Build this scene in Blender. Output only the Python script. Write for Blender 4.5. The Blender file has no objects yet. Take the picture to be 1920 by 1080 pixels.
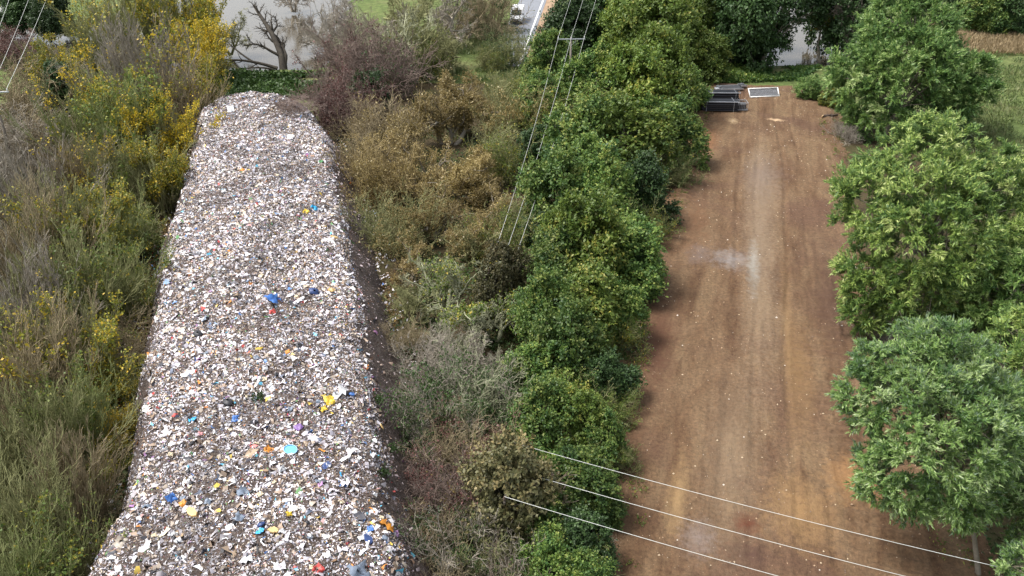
import bpy, math
import numpy as np
from mathutils import Vector, Matrix
from mathutils.bvhtree import BVHTree

C = bpy.context.scene
COL = C.collection
R = math.radians

# ------------------------------------------------------------------ camera, sky, sun, exposure
H, F = 40.0, 1600.0
PITCH = R(29.0)
cam_d = bpy.data.cameras.new('camera')
cam = bpy.data.objects.new('camera', cam_d); COL.objects.link(cam)
cam.location = (0, 0, H)
cam.rotation_euler = (math.pi/2 - PITCH, 0, 0)
cam_d.sensor_fit = 'HORIZONTAL'
cam_d.angle = 2*math.atan(960/F)
cam_d.clip_end = 6000
C.camera = cam

SUN_EL, SUN_AZ = R(60), R(-85)           # azimuth from +Y, clockwise seen from above: to the left
w = bpy.data.worlds.new('World'); C.world = w; w.use_nodes = True
nt = w.node_tree; nt.nodes.clear()
out = nt.nodes.new('ShaderNodeOutputWorld'); bg = nt.nodes.new('ShaderNodeBackground')
sky = nt.nodes.new('ShaderNodeTexSky'); sky.sky_type = 'NISHITA'; sky.sun_disc = False
sky.sun_elevation = SUN_EL; sky.sun_rotation = SUN_AZ
sky.air_density = 1.0; sky.dust_density = 4.0; sky.ozone_density = 1.0
hsv = nt.nodes.new('ShaderNodeHueSaturation'); hsv.inputs['Saturation'].default_value = 0.35
nt.links.new(sky.outputs[0], hsv.inputs['Color']); nt.links.new(hsv.outputs[0], bg.inputs['Color'])
bg.inputs['Strength'].default_value = 0.15
nt.links.new(bg.outputs[0], out.inputs[0])
sl = bpy.data.lights.new('sun', 'SUN'); sl.energy = 2.1; sl.angle = R(18); sl.color = (1, .96, .9)
so = bpy.data.objects.new('sun', sl); COL.objects.link(so)
sd = Vector((math.sin(SUN_AZ)*math.cos(SUN_EL), math.cos(SUN_AZ)*math.cos(SUN_EL), math.sin(SUN_EL)))
so.rotation_euler = sd.to_track_quat('Z', 'Y').to_euler()
C.view_settings.view_transform = 'Standard'; C.view_settings.look = 'None'
C.view_settings.gamma = 1; C.view_settings.use_curve_mapping = False
C.view_settings.exposure = 1.0
C.render.engine = 'CYCLES'
C.cycles.max_bounces = 6; C.cycles.diffuse_bounces = 3; C.cycles.transmission_bounces = 3

# ------------------------------------------------------------------ helpers
UPV = np.array([0, math.sin(PITCH), math.cos(PITCH)]); FWD = np.array([0, math.cos(PITCH), -math.sin(PITCH)])
CAM = np.array([0, 0, H])
def ray(px, py):
    return np.array([1., 0, 0])*(px-960)/F + UPV*(540-py)/F + FWD
def at(px, py, z=0.0):
    d = ray(px, py); return CAM + d*((z-H)/d[2])
def depth(p): return float(np.dot(np.asarray(p)-CAM, FWD))
def unit(v): return v/np.maximum(np.linalg.norm(v, axis=-1, keepdims=True), 1e-9)
def rdir(rng, n):
    return unit(rng.normal(size=(n, 3)))

def vnoise(x, y, seed=0):
    xi = np.floor(x).astype(np.int64); yi = np.floor(y).astype(np.int64)
    fx = x-xi; fy = y-yi; fx = fx*fx*(3-2*fx); fy = fy*fy*(3-2*fy)
    def h(a, b):
        n = (a*374761393 + b*668265263 + seed*1442695041) & 0x7fffffff
        n = ((n ^ (n >> 13))*1274126177) & 0x7fffffff
        return ((n ^ (n >> 16)) & 0xffff)/65535.0
    return (h(xi, yi)*(1-fx)+h(xi+1, yi)*fx)*(1-fy) + (h(xi, yi+1)*(1-fx)+h(xi+1, yi+1)*fx)*fy
def fbm(x, y, seed=0, o=4):
    s, a, t = 0, .5, 0
    for k in range(o):
        s = s + a*vnoise(x*2**k+17.3*k, y*2**k+5.1*k, seed+k); t += a; a *= .5
    return s/t

def make_mesh(name, v, quads, attrs=None, smooth=False):
    me = bpy.data.meshes.new(name)
    v = np.asarray(v, dtype=np.float32).reshape(-1, 3); q = np.asarray(quads, dtype=np.int32)
    n, k = q.shape
    me.vertices.add(len(v)); me.vertices.foreach_set('co', v.ravel())
    me.loops.add(n*k); me.loops.foreach_set('vertex_index', q.ravel())
    me.polygons.add(n); me.polygons.foreach_set('loop_start', np.arange(n, dtype=np.int32)*k)
    if smooth: me.polygons.foreach_set('use_smooth', np.ones(n, dtype=bool))
    for an, (typ, data) in (attrs or {}).items():
        a = me.attributes.new(an, typ, 'FACE')
        a.data.foreach_set('color' if typ == 'FLOAT_COLOR' else 'value', np.asarray(data, dtype=np.float32).ravel())
    me.update(calc_edges=True)
    return me
def obj(name, me, mat=None, parent=None, loc=None):
    o = bpy.data.objects.new(name, me); COL.objects.link(o)
    if mat is not None:
        if not me.materials: me.materials.append(mat)
        if me.materials[0] != mat:
            o.material_slots[0].link = 'OBJECT'; o.material_slots[0].material = mat
    if parent is not None: o.parent = parent
    if loc is not None: o.location = loc
    return o
def thing(name, label, cat, loc=(0, 0, 0), rz=0, group=None, scale=1):
    o = bpy.data.objects.new(name, None); COL.objects.link(o); o.empty_display_size = .3
    o.location = loc; o.rotation_euler = (0, 0, rz); o.scale = (scale,)*3
    return tag(o, label, cat, group)
def tag(o, label, cat, group=None):
    o['label'] = label; o['category'] = cat
    if group: o['group'] = group
    return o
def kind(o, k): o['kind'] = k; return o

class MB:                                            # small collector of boxes, bars and hulls -> one mesh
    def __init__(s): s.v = []; s.f = []
    def add(s, v, f):
        b = len(s.v); s.v += [tuple(x) for x in v]; s.f += [tuple(i+b for i in q) for q in f]; return s
    def box(s, c, d, rz=0, tilt=None):
        x, y, z = d[0]/2, d[1]/2, d[2]/2
        vs = [Vector((sx*x, sy*y, sz*z)) for sz in (-1, 1) for sy in (-1, 1) for sx in (-1, 1)]
        M = Matrix.Rotation(rz, 3, 'Z')
        if tilt is not None: M = M @ Matrix.Rotation(tilt, 3, 'X')
        return s.add([M @ p + Vector(c) for p in vs], [(0, 2, 3, 1), (4, 5, 7, 6), (0, 1, 5, 4), (2, 6, 7, 3), (0, 4, 6, 2), (1, 3, 7, 5)])
    def tube(s, pts, rad, n=8, caps=True):
        pts = np.asarray(pts, float); rad = np.ones(len(pts))*rad
        v, q = sweep_np(pts[None], rad[None], n)
        f = [tuple(x) for x in q]
        if caps:
            f.append(tuple(reversed(range(n)))); f.append(tuple(range(len(v)-n, len(v))))
        return s.add(v, f)
    def prism(s, prof, x0, x1, taper=1.0):           # closed (y,z) profile extruded in x
        n = len(prof)
        v = [(x0, a, b) for a, b in prof]+[(x1, a, b) for a, b in prof]
        f = [(i, (i+1) % n, n+(i+1) % n, n+i) for i in range(n)]+[tuple(reversed(range(n))), tuple(range(n, 2*n))]
        return s.add(v, f)
    def build(s, name, mat, parent=None, smooth=False, bevel=0):
        me = bpy.data.meshes.new(name); me.from_pydata(s.v, [], s.f)
        if smooth: me.polygons.foreach_set('use_smooth', np.ones(len(me.polygons), dtype=bool))
        me.update()
        o = obj(name, me, mat, parent)
        if bevel:
            m = o.modifiers.new('bevel', 'BEVEL'); m.width = bevel; m.segments = 2; m.limit_method = 'ANGLE'
        return o

def sweep_np(P, Rr, S=3):                            # P (N,K,3), Rr (N,K) -> verts, quads of tapered tubes
    N, K, _ = P.shape
    t = np.empty_like(P); t[:, 1:-1] = P[:, 2:]-P[:, :-2]; t[:, 0] = P[:, 1]-P[:, 0]; t[:, -1] = P[:, -1]-P[:, -2]
    t = unit(t); mean = unit(P[:, -1]-P[:, 0])
    ref = np.where(np.abs(mean[:, 2:3]) < .8, np.array([[0, 0, 1.]]), np.array([[1., 0, 0]]))[:, None, :]
    n = unit(np.cross(t, ref)); b = np.cross(t, n)
    a = np.arange(S)*2*math.pi/S
    V = P[:, :, None, :] + Rr[:, :, None, None]*(np.cos(a)[None, None, :, None]*n[:, :, None, :]+np.sin(a)[None, None, :, None]*b[:, :, None, :])
    idx = np.arange(N*K*S).reshape(N, K, S)
    i0 = idx[:, :-1, :]; i1 = idx[:, 1:, :]
    q = np.stack([i0, np.roll(i0, -1, 2), np.roll(i1, -1, 2), i1], -1).reshape(-1, 4)
    return V.reshape(-1, 3), q
def join(parts):
    vs, qs, b = [], [], 0
    for v, q in parts:
        vs.append(v); qs.append(q+b); b += len(v)
    return np.concatenate(vs), np.concatenate(qs)

def leaf_quads(P, D, N, L, W):                       # rhombus leaves at P, pointing D, face normal about N
    D = unit(D); S = unit(np.cross(D, N)); N2 = np.cross(S, D)
    L = L[:, None]; W = W[:, None]
    v = np.stack([P, P+D*L*.45+S*W*.5+N2*W*.12, P+D*L, P+D*L*.45-S*W*.5+N2*W*.12], 1).reshape(-1, 3)
    q = np.arange(len(P)*4).reshape(-1, 4)
    return v, q

def leaf_tris(P, D, N, L, W):                        # narrow pointed leaves, one triangle each
    D = unit(D); S = unit(np.cross(D, N)); L = L[:, None]; W = W[:, None]
    v = np.stack([P+S*W*.5, P+D*L, P-S*W*.5], 1).reshape(-1, 3)
    return v, np.arange(len(P)*3).reshape(-1, 3)
# ------------------------------------------------------------------ branching
def grow(rng, parents, n, lmin, lmax, amin, amax, K, up=.15, wig=.15, u0=.25, u1=1.0, r_from=.55, rmin=.004, lscale=True):
    """n children on each row of parents (P,R): tapered wiggly shoots."""
    P, Rr = parents; N, KP, _ = P.shape
    pi = np.repeat(np.arange(N), n); M = len(pi)
    u = rng.uniform(u0, u1, M); f = u*(KP-1); i = np.minimum(f.astype(int), KP-2); fr = (f-i)[:, None]
    base = P[pi, i]*(1-fr)+P[pi, i+1]*fr
    tan = unit(P[pi, i+1]-P[pi, i])
    perp = unit(np.cross(tan, rdir(rng, M)))
    a = rng.uniform(amin, amax, M)[:, None]
    d0 = tan*np.cos(a)+perp*np.sin(a)
    plen = np.linalg.norm(np.diff(P, axis=1), axis=2).sum(1)[pi] if lscale else 1.0
    L = rng.uniform(lmin, lmax, M)*plen*(1-.45*u if lscale else 1)
    rb = np.maximum((Rr[pi, i]*(1-fr[:, 0])+Rr[pi, i+1]*fr[:, 0])*r_from, rmin)
    return shoots(rng, base, d0, L, rb, K, up, wig, rmin)
def shoots(rng, base, d0, L, r0, K, up, wig, rmin=.004):
    M = len(base); d = unit(d0); pts = [base]; st = (L/(K-1))[:, None]
    for k in range(K-1):
        pts.append(pts[-1]+unit(d)*st)
        d = unit(d + np.array([0, 0, up]) + rng.normal(size=(M, 3))*wig)
    P = np.stack(pts, 1)
    tt = np.linspace(0, 1, K)[None, :]
    Rr = np.maximum(r0[:, None]*(1-.75*tt), rmin*.7)
    return P, Rr

def stem_set(rng, n, h, spread, tilt, rr, K=7, up=.1, wig=.08):
    a = rng.uniform(0, 2*math.pi, n); rad = spread*np.sqrt(rng.uniform(0, 1, n))
    base = np.stack([rad*np.cos(a), rad*np.sin(a), np.full(n, -.2)], 1)
    th = np.abs(rng.normal(0, tilt, n)); az = a+rng.normal(0, .6, n)
    d = np.stack([np.sin(th)*np.cos(az), np.sin(th)*np.sin(az), np.cos(th)], 1)
    L = h*rng.uniform(.6, 1.05, n)/np.maximum(np.cos(th), .5)**.3
    return shoots(rng, base, d, L, rr*rng.uniform(.5, 1.2, n), K, up, wig)

def proto_up(seed):                                   # upright fan of bare rods, r about 3, height about 6.5
    rng = np.random.default_rng(seed)
    s = stem_set(rng, 62, 6.8, 1.7, .33, .075, up=.08, wig=.07)
    b = grow(rng, s, 11, .2, .42, R(10), R(32), 4, up=.16, wig=.10, u0=.2, rmin=.023)
    c = grow(rng, b, 4, .35, .7, R(12), R(40), 3, up=.12, wig=.12, u0=.2, rmin=.016)
    return dict(levels=[(s, 4), (b, 3), (c, 3)], tips=(b, c), h=7.2, r=3.1)
def proto_tangle(seed):                               # low arching thicket of thin twigs
    rng = np.random.default_rng(seed)
    s = stem_set(rng, 46, 4.6, 2.0, .65, .075, up=.0, wig=.2)
    b = grow(rng, s, 12, .25, .6, R(25), R(75), 4, up=.05, wig=.28, u0=.15, rmin=.024)
    c = grow(rng, b, 4, .4, .9, R(25), R(80), 3, up=.02, wig=.35, u0=.15, rmin=.015)
    return dict(levels=[(s, 4), (b, 3), (c, 3)], tips=(b, c), h=4.2, r=3.1)
def proto_crook(seed):                                # bare crooked tree with a wide dome of forked limbs
    rng = np.random.default_rng(seed)
    t = stem_set(rng, 4, 4.2, .35, .45, .17, K=7, up=.05, wig=.22)
    l = grow(rng, t, 7, .55, .95, R(30), R(75), 7, up=.12, wig=.32, u0=.3, r_from=.6, rmin=.04)
    b = grow(rng, l, 8, .3, .6, R(25), R(65), 5, up=.1, wig=.36, u0=.2, r_from=.6, rmin=.022)
    c = grow(rng, b, 8, .35, .7, R(25), R(65), 4, up=.06, wig=.34, u0=.15, r_from=.6, rmin=.016)
    e = grow(rng, c, 2, .4, .7, R(25), R(60), 3, up=.05, wig=.3, u0=.3, r_from=.6, rmin=.013)
    return dict(levels=[(t, 7), (l, 5), (b, 3), (c, 3), (e, 3)], tips=(c, e), h=6.6, r=3.4)

def patchy_leaves(proto, seed, n, L, W, thr=.45, top=0.0):
    rng = np.random.default_rng(seed)
    P = np.concatenate([x[0].reshape(-1, 3) for x in proto['tips']])
    m = fbm(P[:, 0]*.45+P[:, 2]*.3+31, P[:, 1]*.45+P[:, 2]*.35, seed)+top*(P[:, 2]/proto['h']-.5)
    P = P[m > np.quantile(m, thr)]
    P = P[rng.integers(0, len(P), n)]+rng.normal(size=(n, 3))*.13
    D = rdir(rng, n)+np.array([0, 0, -.3]); N = rdir(rng, n)+np.array([0, 0, .8])
    v, q = leaf_quads(P, D, N, L*rng.uniform(.6, 1.3, n), W*rng.uniform(.6, 1.3, n))
    return make_mesh('leaves', v, q, {'tint': ('FLOAT', np.clip(rng.normal(.5, .25, n)+(vnoise(P[:, 0], P[:, 1]+P[:, 2], seed)-.5)*.5, 0, 1))})

def crown_points(rng, lobes, n, low=.35, shell=(.74, 1.04), inner=.0):
    lb = np.asarray(lobes, float); wgt = (lb[:, 3]*lb[:, 4]); pc = []; nn = []
    while len(pc) < n:
        k = rng.choice(len(lb), p=wgt/wgt.sum()); d = rdir(rng, 1)[0]
        if d[2] < -.25 and rng.uniform() > low: continue
        p = lb[k, :3]+d*lb[k, 3:6]*(rng.uniform(*shell) if rng.uniform() > inner else rng.uniform(.35, .7))
        ins = (((p-lb[:, :3])/(lb[:, 3:6]*.8))**2).sum(1) < 1
        ins[k] = False
        if ins.any(): continue
        pc.append(p); nn.append(d/lb[k, 3:6])
    return np.array(pc), unit(np.array(nn))
def leaf_crown(rng, lobes, ncl, clr, nl, L, W, droop=-.1, style='broad', low=.35, shell=(.74, 1.04)):
    pc, nn = crown_points(rng, lobes, ncl, low, shell, .22 if style == 'willow' else .08)
    cr = clr*rng.uniform(.6, 1.35, ncl); ct = rng.normal(.5, .16, ncl)
    a = unit(nn*.9+np.array([0, 0, .75 if style == 'broad' else .55])+rng.normal(size=(ncl, 3))*.25)
    k = np.repeat(np.arange(ncl), nl); M = len(k)
    ns = 8 if style == 'broad' else 12                                             # shoots in a clump
    sd_ = unit(a[:, None, :]*.8+unit(rng.normal(size=(ncl, ns, 3)))*.75)*rng.uniform(.6, 1.35, (ncl, ns, 1))
    s = rng.integers(0, ns, M); sdir = sd_[k, s]
    u = rng.uniform(.05, 1, M)**.7
    P = pc[k]+sdir*(u*cr[k])[:, None]+rng.normal(size=(M, 3))*(.085 if style == 'broad' else .055)*cr[k][:, None]+np.array([0, 0, 1])*(droop*u*u*cr[k])[:, None]
    if style == 'broad':
        D = unit(sdir*.6+rdir(rng, M)+np.array([0, 0, -.15])); N = nn[k]*.6+np.array([0, 0, .8])+rdir(rng, M)*.7
    else:
        D = unit(sdir*.9+rdir(rng, M)*.7+np.array([0, 0, droop])); N = rdir(rng, M)*.7+nn[k]*.5+np.array([0, 0, .7])
    Ls = L*rng.uniform(.6, 1.3, M); Ws = W*rng.uniform(.7, 1.25, M)
    v, q = (leaf_tris if style == 'willow' else leaf_quads)(P, D, N, Ls, Ws)
    return v, q, np.clip(ct[k]+rng.normal(0, .16, M)+.12*(u-.5), 0, 1), pc

def limbs_to(rng, base, top, pts, r0, nl=26):
    """trunk from base to top and nl limbs out to crown points"""
    base, top = np.array(base, float), np.array(top, float)
    K = 8; u = np.linspace(0, 1, K)[:, None]
    tr = base+(top-base)*u+np.sin(u*3.0)*rng.normal(0, .06, 3)*np.linalg.norm(top-base)*np.array([1, 1, 0])
    parts = [sweep_np(tr[None], (r0*(1-.6*u[:, 0]))[None], 9)]
    sel = pts[rng.choice(len(pts), min(nl, len(pts)), replace=False)]
    st = tr[rng.integers(K//3, K, len(sel))]
    uu = np.linspace(0, 1, 6)[None, :, None]
    mid = st[:, None]+(sel-st)[:, None]*uu
    mid = mid+np.sin(uu*math.pi)*(np.array([0, 0, .12])+rng.normal(0, .07, (len(sel), 1, 3)))*np.linalg.norm(sel-st, axis=1)[:, None, None]
    lr = r0*rng.uniform(.18, .4, len(sel))
    parts.append(sweep_np(mid, lr[:, None]*(1-.75*uu[..., 0]), 5))
    tw = grow(rng, (mid, lr[:, None]*(1-.75*uu[..., 0])), 5, .15, .35, R(20), R(60), 4, up=.05, wig=.2, u0=.4, rmin=.015)
    parts.append(sweep_np(*tw, 3))
    v, q = join(parts)
    return make_mesh('trunk', v, q, smooth=True)

# ------------------------------------------------------------------ materials
def new_mat(name):
    m = bpy.data.materials.new(name); m.use_nodes = True
    n = m.node_tree; n.nodes.clear()
    o = n.nodes.new('ShaderNodeOutputMaterial'); b = n.nodes.new('ShaderNodeBsdfPrincipled')
    n.links.new(b.outputs[0], o.inputs[0]); return m, n, b, o
def ramp(n, stops, inp=None, interp='LINEAR'):
    r = n.nodes.new('ShaderNodeValToRGB'); r.color_ramp.interpolation = interp
    e = r.color_ramp.elements
    while len(e) < len(stops): e.new(.5)
    for x, (p, c) in zip(e, stops): x.position = p; x.color = (*c, 1)
    if inp is not None: n.links.new(inp, r.inputs[0])
    return r.outputs[0]
def noise(n, scale, detail=4, rough=.6, vec=None, dist=0):
    t = n.nodes.new('ShaderNodeTexNoise'); t.inputs['Scale'].default_value = scale; t.inputs['Detail'].default_value = detail
    t.inputs['Roughness'].default_value = rough; t.inputs['Distortion'].default_value = dist
    if vec is not None: n.links.new(vec, t.inputs['Vector'])
    return t.outputs[0]
def coords(n, scale=(1, 1, 1), rz=0):
    g = n.nodes.new('ShaderNodeTexCoord'); rt = n.nodes.new('ShaderNodeMapping'); mp = n.nodes.new('ShaderNodeMapping'); mp.inputs['Scale'].default_value = scale
    rt.inputs['Rotation'].default_value = (0, 0, rz); n.links.new(g.outputs['Object'], rt.inputs[0]); n.links.new(rt.outputs[0], mp.inputs[0]); return mp.outputs[0]
def mixc(n, fac, a, b, mode='MIX'):
    m = n.nodes.new('ShaderNodeMix'); m.data_type = 'RGBA'; m.blend_type = mode
    for sock, v in ((m.inputs[0], fac), (m.inputs[6], a), (m.inputs[7], b)):
        if isinstance(v, bpy.types.NodeSocket): n.links.new(v, sock)
        elif isinstance(v, tuple): sock.default_value = (*v, 1)
        else: sock.default_value = v
    return m.outputs[2]
def bump(n, b, h, dist=.05, strength=.6):
    u = n.nodes.new('ShaderNodeBump'); u.inputs['Distance'].default_value = dist; u.inputs['Strength'].default_value = strength
    n.links.new(h, u.inputs['Height']); n.links.new(u.outputs[0], b.inputs['Normal'])
def plain(name, c, rough=.6, metal=0, var=.25, scale=6):
    m, n, b, o = new_mat(name); b.inputs['Roughness'].default_value = rough; b.inputs['Metallic'].default_value = metal
    k = noise(n, scale, 4, .6, coords(n))
    n.links.new(ramp(n, [(.3, tuple(x*(1-var) for x in c)), (.7, tuple(min(1, x*(1+var)) for x in c))], k), b.inputs['Base Color'])
    return m
def leaf_mat(name, stops, back=None, trans=.3, rough=.5, ov=.35):
    m, n, b, o = new_mat(name)
    a = n.nodes.new('ShaderNodeAttribute'); a.attribute_name = 'tint'
    oi = n.nodes.new('ShaderNodeObjectInfo')
    col = ramp(n, stops, a.outputs['Fac'])
    hs = n.nodes.new('ShaderNodeHueSaturation')
    mr = n.nodes.new('ShaderNodeMapRange'); mr.inputs[3].default_value = 1-ov; mr.inputs[4].default_value = 1+ov
    n.links.new(oi.outputs['Random'], mr.inputs[0]); n.links.new(mr.outputs[0], hs.inputs['Value']); n.links.new(col, hs.inputs['Color'])
    col = hs.outputs[0]
    if back:
        g = n.nodes.new('ShaderNodeNewGeometry'); col = mixc(n, g.outputs['Backfacing'], col, back)
    n.links.new(col, b.inputs['Base Color']); b.inputs['Roughness'].default_value = rough; b.inputs['Specular IOR Level'].default_value = .35
    t = n.nodes.new('ShaderNodeBsdfTranslucent'); n.links.new(col, t.inputs[0])
    x = n.nodes.new('ShaderNodeMixShader'); x.inputs[0].default_value = trans
    n.links.new(b.outputs[0], x.inputs[1]); n.links.new(t.outputs[0], x.inputs[2]); n.links.new(x.outputs[0], o.inputs[0])
    return m
def bark(name, a, c, rough=.85):
    m, n, b, o = new_mat(name); b.inputs['Roughness'].default_value = rough; b.inputs['Specular IOR Level'].default_value = .2
    k = noise(n, 1.3, 5, .65, coords(n))
    n.links.new(ramp(n, [(.32, a), (.68, c)], k), b.inputs['Base Color']); return m
def attr_mat(name, rough=.5):
    m, n, b, o = new_mat(name); b.inputs['Roughness'].default_value = rough
    a = n.nodes.new('ShaderNodeAttribute'); a.attribute_name = 'col'; n.links.new(a.outputs['Color'], b.inputs['Base Color']); return m

M = {}
M['olive_twig'] = bark('olive_twig', (.13, .135, .055), (.31, .31, .15))
M['brown_twig'] = bark('brown_twig', (.17, .135, .075), (.36, .30, .19))
M['grey_twig'] = bark('grey_twig', (.19, .165, .13), (.40, .36, .30))
M['green_twig'] = bark('green_twig', (.13, .155, .05), (.28, .30, .13))
M['ochre_twig'] = bark('ochre_twig', (.19, .145, .065), (.36, .28, .14))
M['lichen_bark'] = bark('lichen_bark', (.20, .205, .12), (.42, .43, .29))
M['purple_twig'] = bark('purple_twig', (.12, .085, .07), (.26, .20, .17))
M['dark_bark'] = bark('dark_bark', (.03, .026, .022), (.075, .065, .05))
M['grey_bark'] = bark('grey_bark', (.14, .12, .09), (.27, .24, .19))
M['yellow_leaf'] = leaf_mat('yellow_leaf', [(0, (.20, .22, .02)), (.4, (.50, .38, .02)), (1, (.72, .50, .04))], trans=.35, ov=.15)
M['gold_leaf'] = leaf_mat('gold_leaf', [(0, (.10, .15, .02)), (.5, (.28, .27, .03)), (.8, (.5, .36, .03)), (1, (.62, .42, .05))], trans=.35, ov=.15)
M['olive_leaf'] = leaf_mat('olive_leaf', [(0, (.06, .11, .02)), (.55, (.12, .17, .03)), (.85, (.28, .27, .04)), (1, (.48, .36, .05))], trans=.3, ov=.2)
M['ochre_leaf'] = leaf_mat('ochre_leaf', [(0, (.15, .115, .035)), (.5, (.26, .20, .07)), (.8, (.38, .29, .12)), (1, (.62, .53, .32))], trans=.3, ov=.2)
M['dark_leaf'] = leaf_mat('dark_leaf', [(0, (.025, .05, .015)), (1, (.06, .11, .025))], trans=.2)
M['red_leaf'] = leaf_mat('red_leaf', [(0, (.09, .04, .035)), (1, (.17, .08, .07))], trans=.2)
M['hedge_leaf'] = leaf_mat('hedge_leaf', [(0, (.03, .078, .02)), (.4, (.07, .135, .03)), (.75, (.15, .22, .045)), (1, (.28, .31, .08))], trans=.3, ov=.28)
M['maple_leaf'] = leaf_mat('maple_leaf', [(0, (.05, .10, .02)), (.5, (.115, .175, .03)), (.85, (.17, .225, .04)), (1, (.29, .28, .055))], trans=.3, ov=.22)
M['deep_leaf'] = leaf_mat('deep_leaf', [(0, (.020, .045, .014)), (.6, (.040, .080, .022)), (1, (.07, .125, .035))], trans=.2, ov=.3)
M['willow_leaf'] = leaf_mat('willow_leaf', [(0, (.04, .10, .026)), (.35, (.10, .19, .045)), (.7, (.22, .33, .08)), (1, (.40, .49, .20))], back=(.15, .26, .09), trans=.3, rough=.42, ov=.12)
M['yellow_willow_leaf'] = leaf_mat('yellow_willow_leaf', [(0, (.045, .10, .025)), (.35, (.12, .205, .045)), (.7, (.28, .37, .085)), (1, (.46, .52, .20))], back=(.17, .27, .10), trans=.3, rough=.42, ov=.08)
M['silver_willow_leaf'] = leaf_mat('silver_willow_leaf', [(0, (.04, .095, .028)), (.35, (.105, .195, .05)), (.7, (.22, .33, .09)), (1, (.42, .51, .26))], back=(.27, .36, .24), trans=.3, rough=.42, ov=.08)
M['orange_leaf'] = leaf_mat('orange_leaf', [(0, (.25, .18, .03)), (1, (.5, .33, .05))], trans=.3)

# ------------------------------------------------------------------ the ground, river, road
def patchwork(name, scale, cols, bscale=8, bdist=.1, rough=.95):
    m, n, b, o = new_mat(name); b.inputs['Roughness'].default_value = rough; b.inputs['Specular IOR Level'].default_value = .15
    c = coords(n); k = noise(n, scale, 6, .65, c); k2 = noise(n, scale*14, 5, .7, c)
    col = ramp(n, cols, k)
    col = mixc(n, .75, col, ramp(n, [(.3, (.45, .45, .45)), (.7, (1.5, 1.5, 1.45))], k2), 'MULTIPLY')
    n.links.new(col, b.inputs['Base Color']); bump(n, b, noise(n, bscale, 5, .7, c), bdist); return m
M['meadow'] = patchwork('meadow', .06, [(.3, (.06, .09, .028)), (.5, (.10, .13, .042)), (.7, (.16, .15, .075))])
M['thicket_floor'] = patchwork('thicket_floor', .25, [(.3, (.035, .028, .016)), (.5, (.06, .045, .024)), (.7, (.05, .055, .022))])

RIV_L = [(-40, 112), (60, 118), (160, 135), (330, 140), (470, 138), (605, 132), (628, 80), (650, 20), (680, -60), (430, -60), (300, -20), (200, 50), (60, 54), (-40, 52)]
RIV_R = [(1300, 112), (1440, 128), (1545, 126), (1600, 100), (1640, 40), (1660, -40), (1300, -40)]
def pip(x, y, poly):
    ins = np.zeros(np.shape(x), bool); n = len(poly)
    for i in range(n):
        (x0, y0), (x1, y1) = poly[i], poly[(i+1) % n]
        c = ((y0 > y) != (y1 > y)) & (x < (x1-x0)*(y-y0)/(y1-y0+1e-12)+x0); ins ^= c
    return ins
riv_w = [[tuple(at(px, py, -.9)[:2]) for px, py in poly] for poly in (RIV_L, RIV_R)]
def build_ground():
    xs = np.concatenate([[-3000, -1200, -500, -300], np.arange(-180, 181, 1.5), [300, 500, 1200, 3000]])
    ys = np.concatenate([[-1500, -500, -100, 0], np.arange(12, 330, 1.5), [380, 500, 900, 1600, 4000]])
    X, Y = np.meshgrid(xs, ys)
    Z = (fbm(X*.05, Y*.05, 3)-.5)*.5 + (fbm(X*.4, Y*.4, 9)-.5)*.16 - .05
    ins = np.zeros(X.shape)
    for dx in (-1.2, 0, 1.2):
        for dy in (-1.2, 0, 1.2):
            for p in riv_w: ins += pip(X+dx+(vnoise(X*.3, Y*.3, 4)-.5)*3, Y+dy, p)
    Z -= np.minimum(ins/9, 1)*2.4
    ny, nx = X.shape; idx = np.arange(nx*ny).reshape(ny, nx)
    q = np.stack([idx[:-1, :-1], idx[:-1, 1:], idx[1:, 1:], idx[1:, :-1]], -1).reshape(-1, 4)
    o = obj('ground', make_mesh('ground', np.stack([X, Y, Z], -1), q, smooth=True), M['meadow']); kind(o, 'structure')
build_ground()
m, n, b, o_ = new_mat('river_water'); b.inputs['Base Color'].default_value = (.085, .073, .053, 1); b.inputs['Roughness'].default_value = .07
b.inputs['IOR'].default_value = 1.33
bump(n, b, mixc(n, .5, noise(n, .7, 3, .5, coords(n, (1, 2.4, 1))), noise(n, .12, 3, .5, coords(n, (1, 2, 1)))), .06, .5); M['water'] = m
v = [(-260, 110, -.9), (260, 110, -.9), (260, 420, -.9), (-260, 420, -.9)]
kind(obj('river', make_mesh('river', v, [(0, 1, 2, 3)]), M['water']), 'structure')

def sheet(name, left, right, nu, nv, z, zf=None, mat=None):
    """grid between two world polylines, left and right"""
    def resample(pl, n):
        pl = np.asarray(pl, float); s = np.concatenate([[0], np.cumsum(np.linalg.norm(np.diff(pl, axis=0), axis=1))]); t = np.linspace(0, s[-1], n)
        return np.stack([np.interp(t, s, pl[:, k]) for k in range(pl.shape[1])], 1)
    A, B = resample(left, nv), resample(right, nv); u = np.linspace(0, 1, nu)[None, :, None]
    G = A[:, None]*(1-u)+B[:, None]*u
    G[..., 2] = z
    if zf is not None: G[..., 2] += zf(G[..., 0], G[..., 1], np.broadcast_to(u[..., 0], G.shape[:2]), np.broadcast_to(np.linspace(0, 1, nv)[:, None], G.shape[:2]))
    idx = np.arange(nu*nv).reshape(nv, nu)
    q = np.stack([idx[:-1, :-1], idx[:-1, 1:], idx[1:, 1:], idx[1:, :-1]], -1).reshape(-1, 4)
    return G, q

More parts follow.
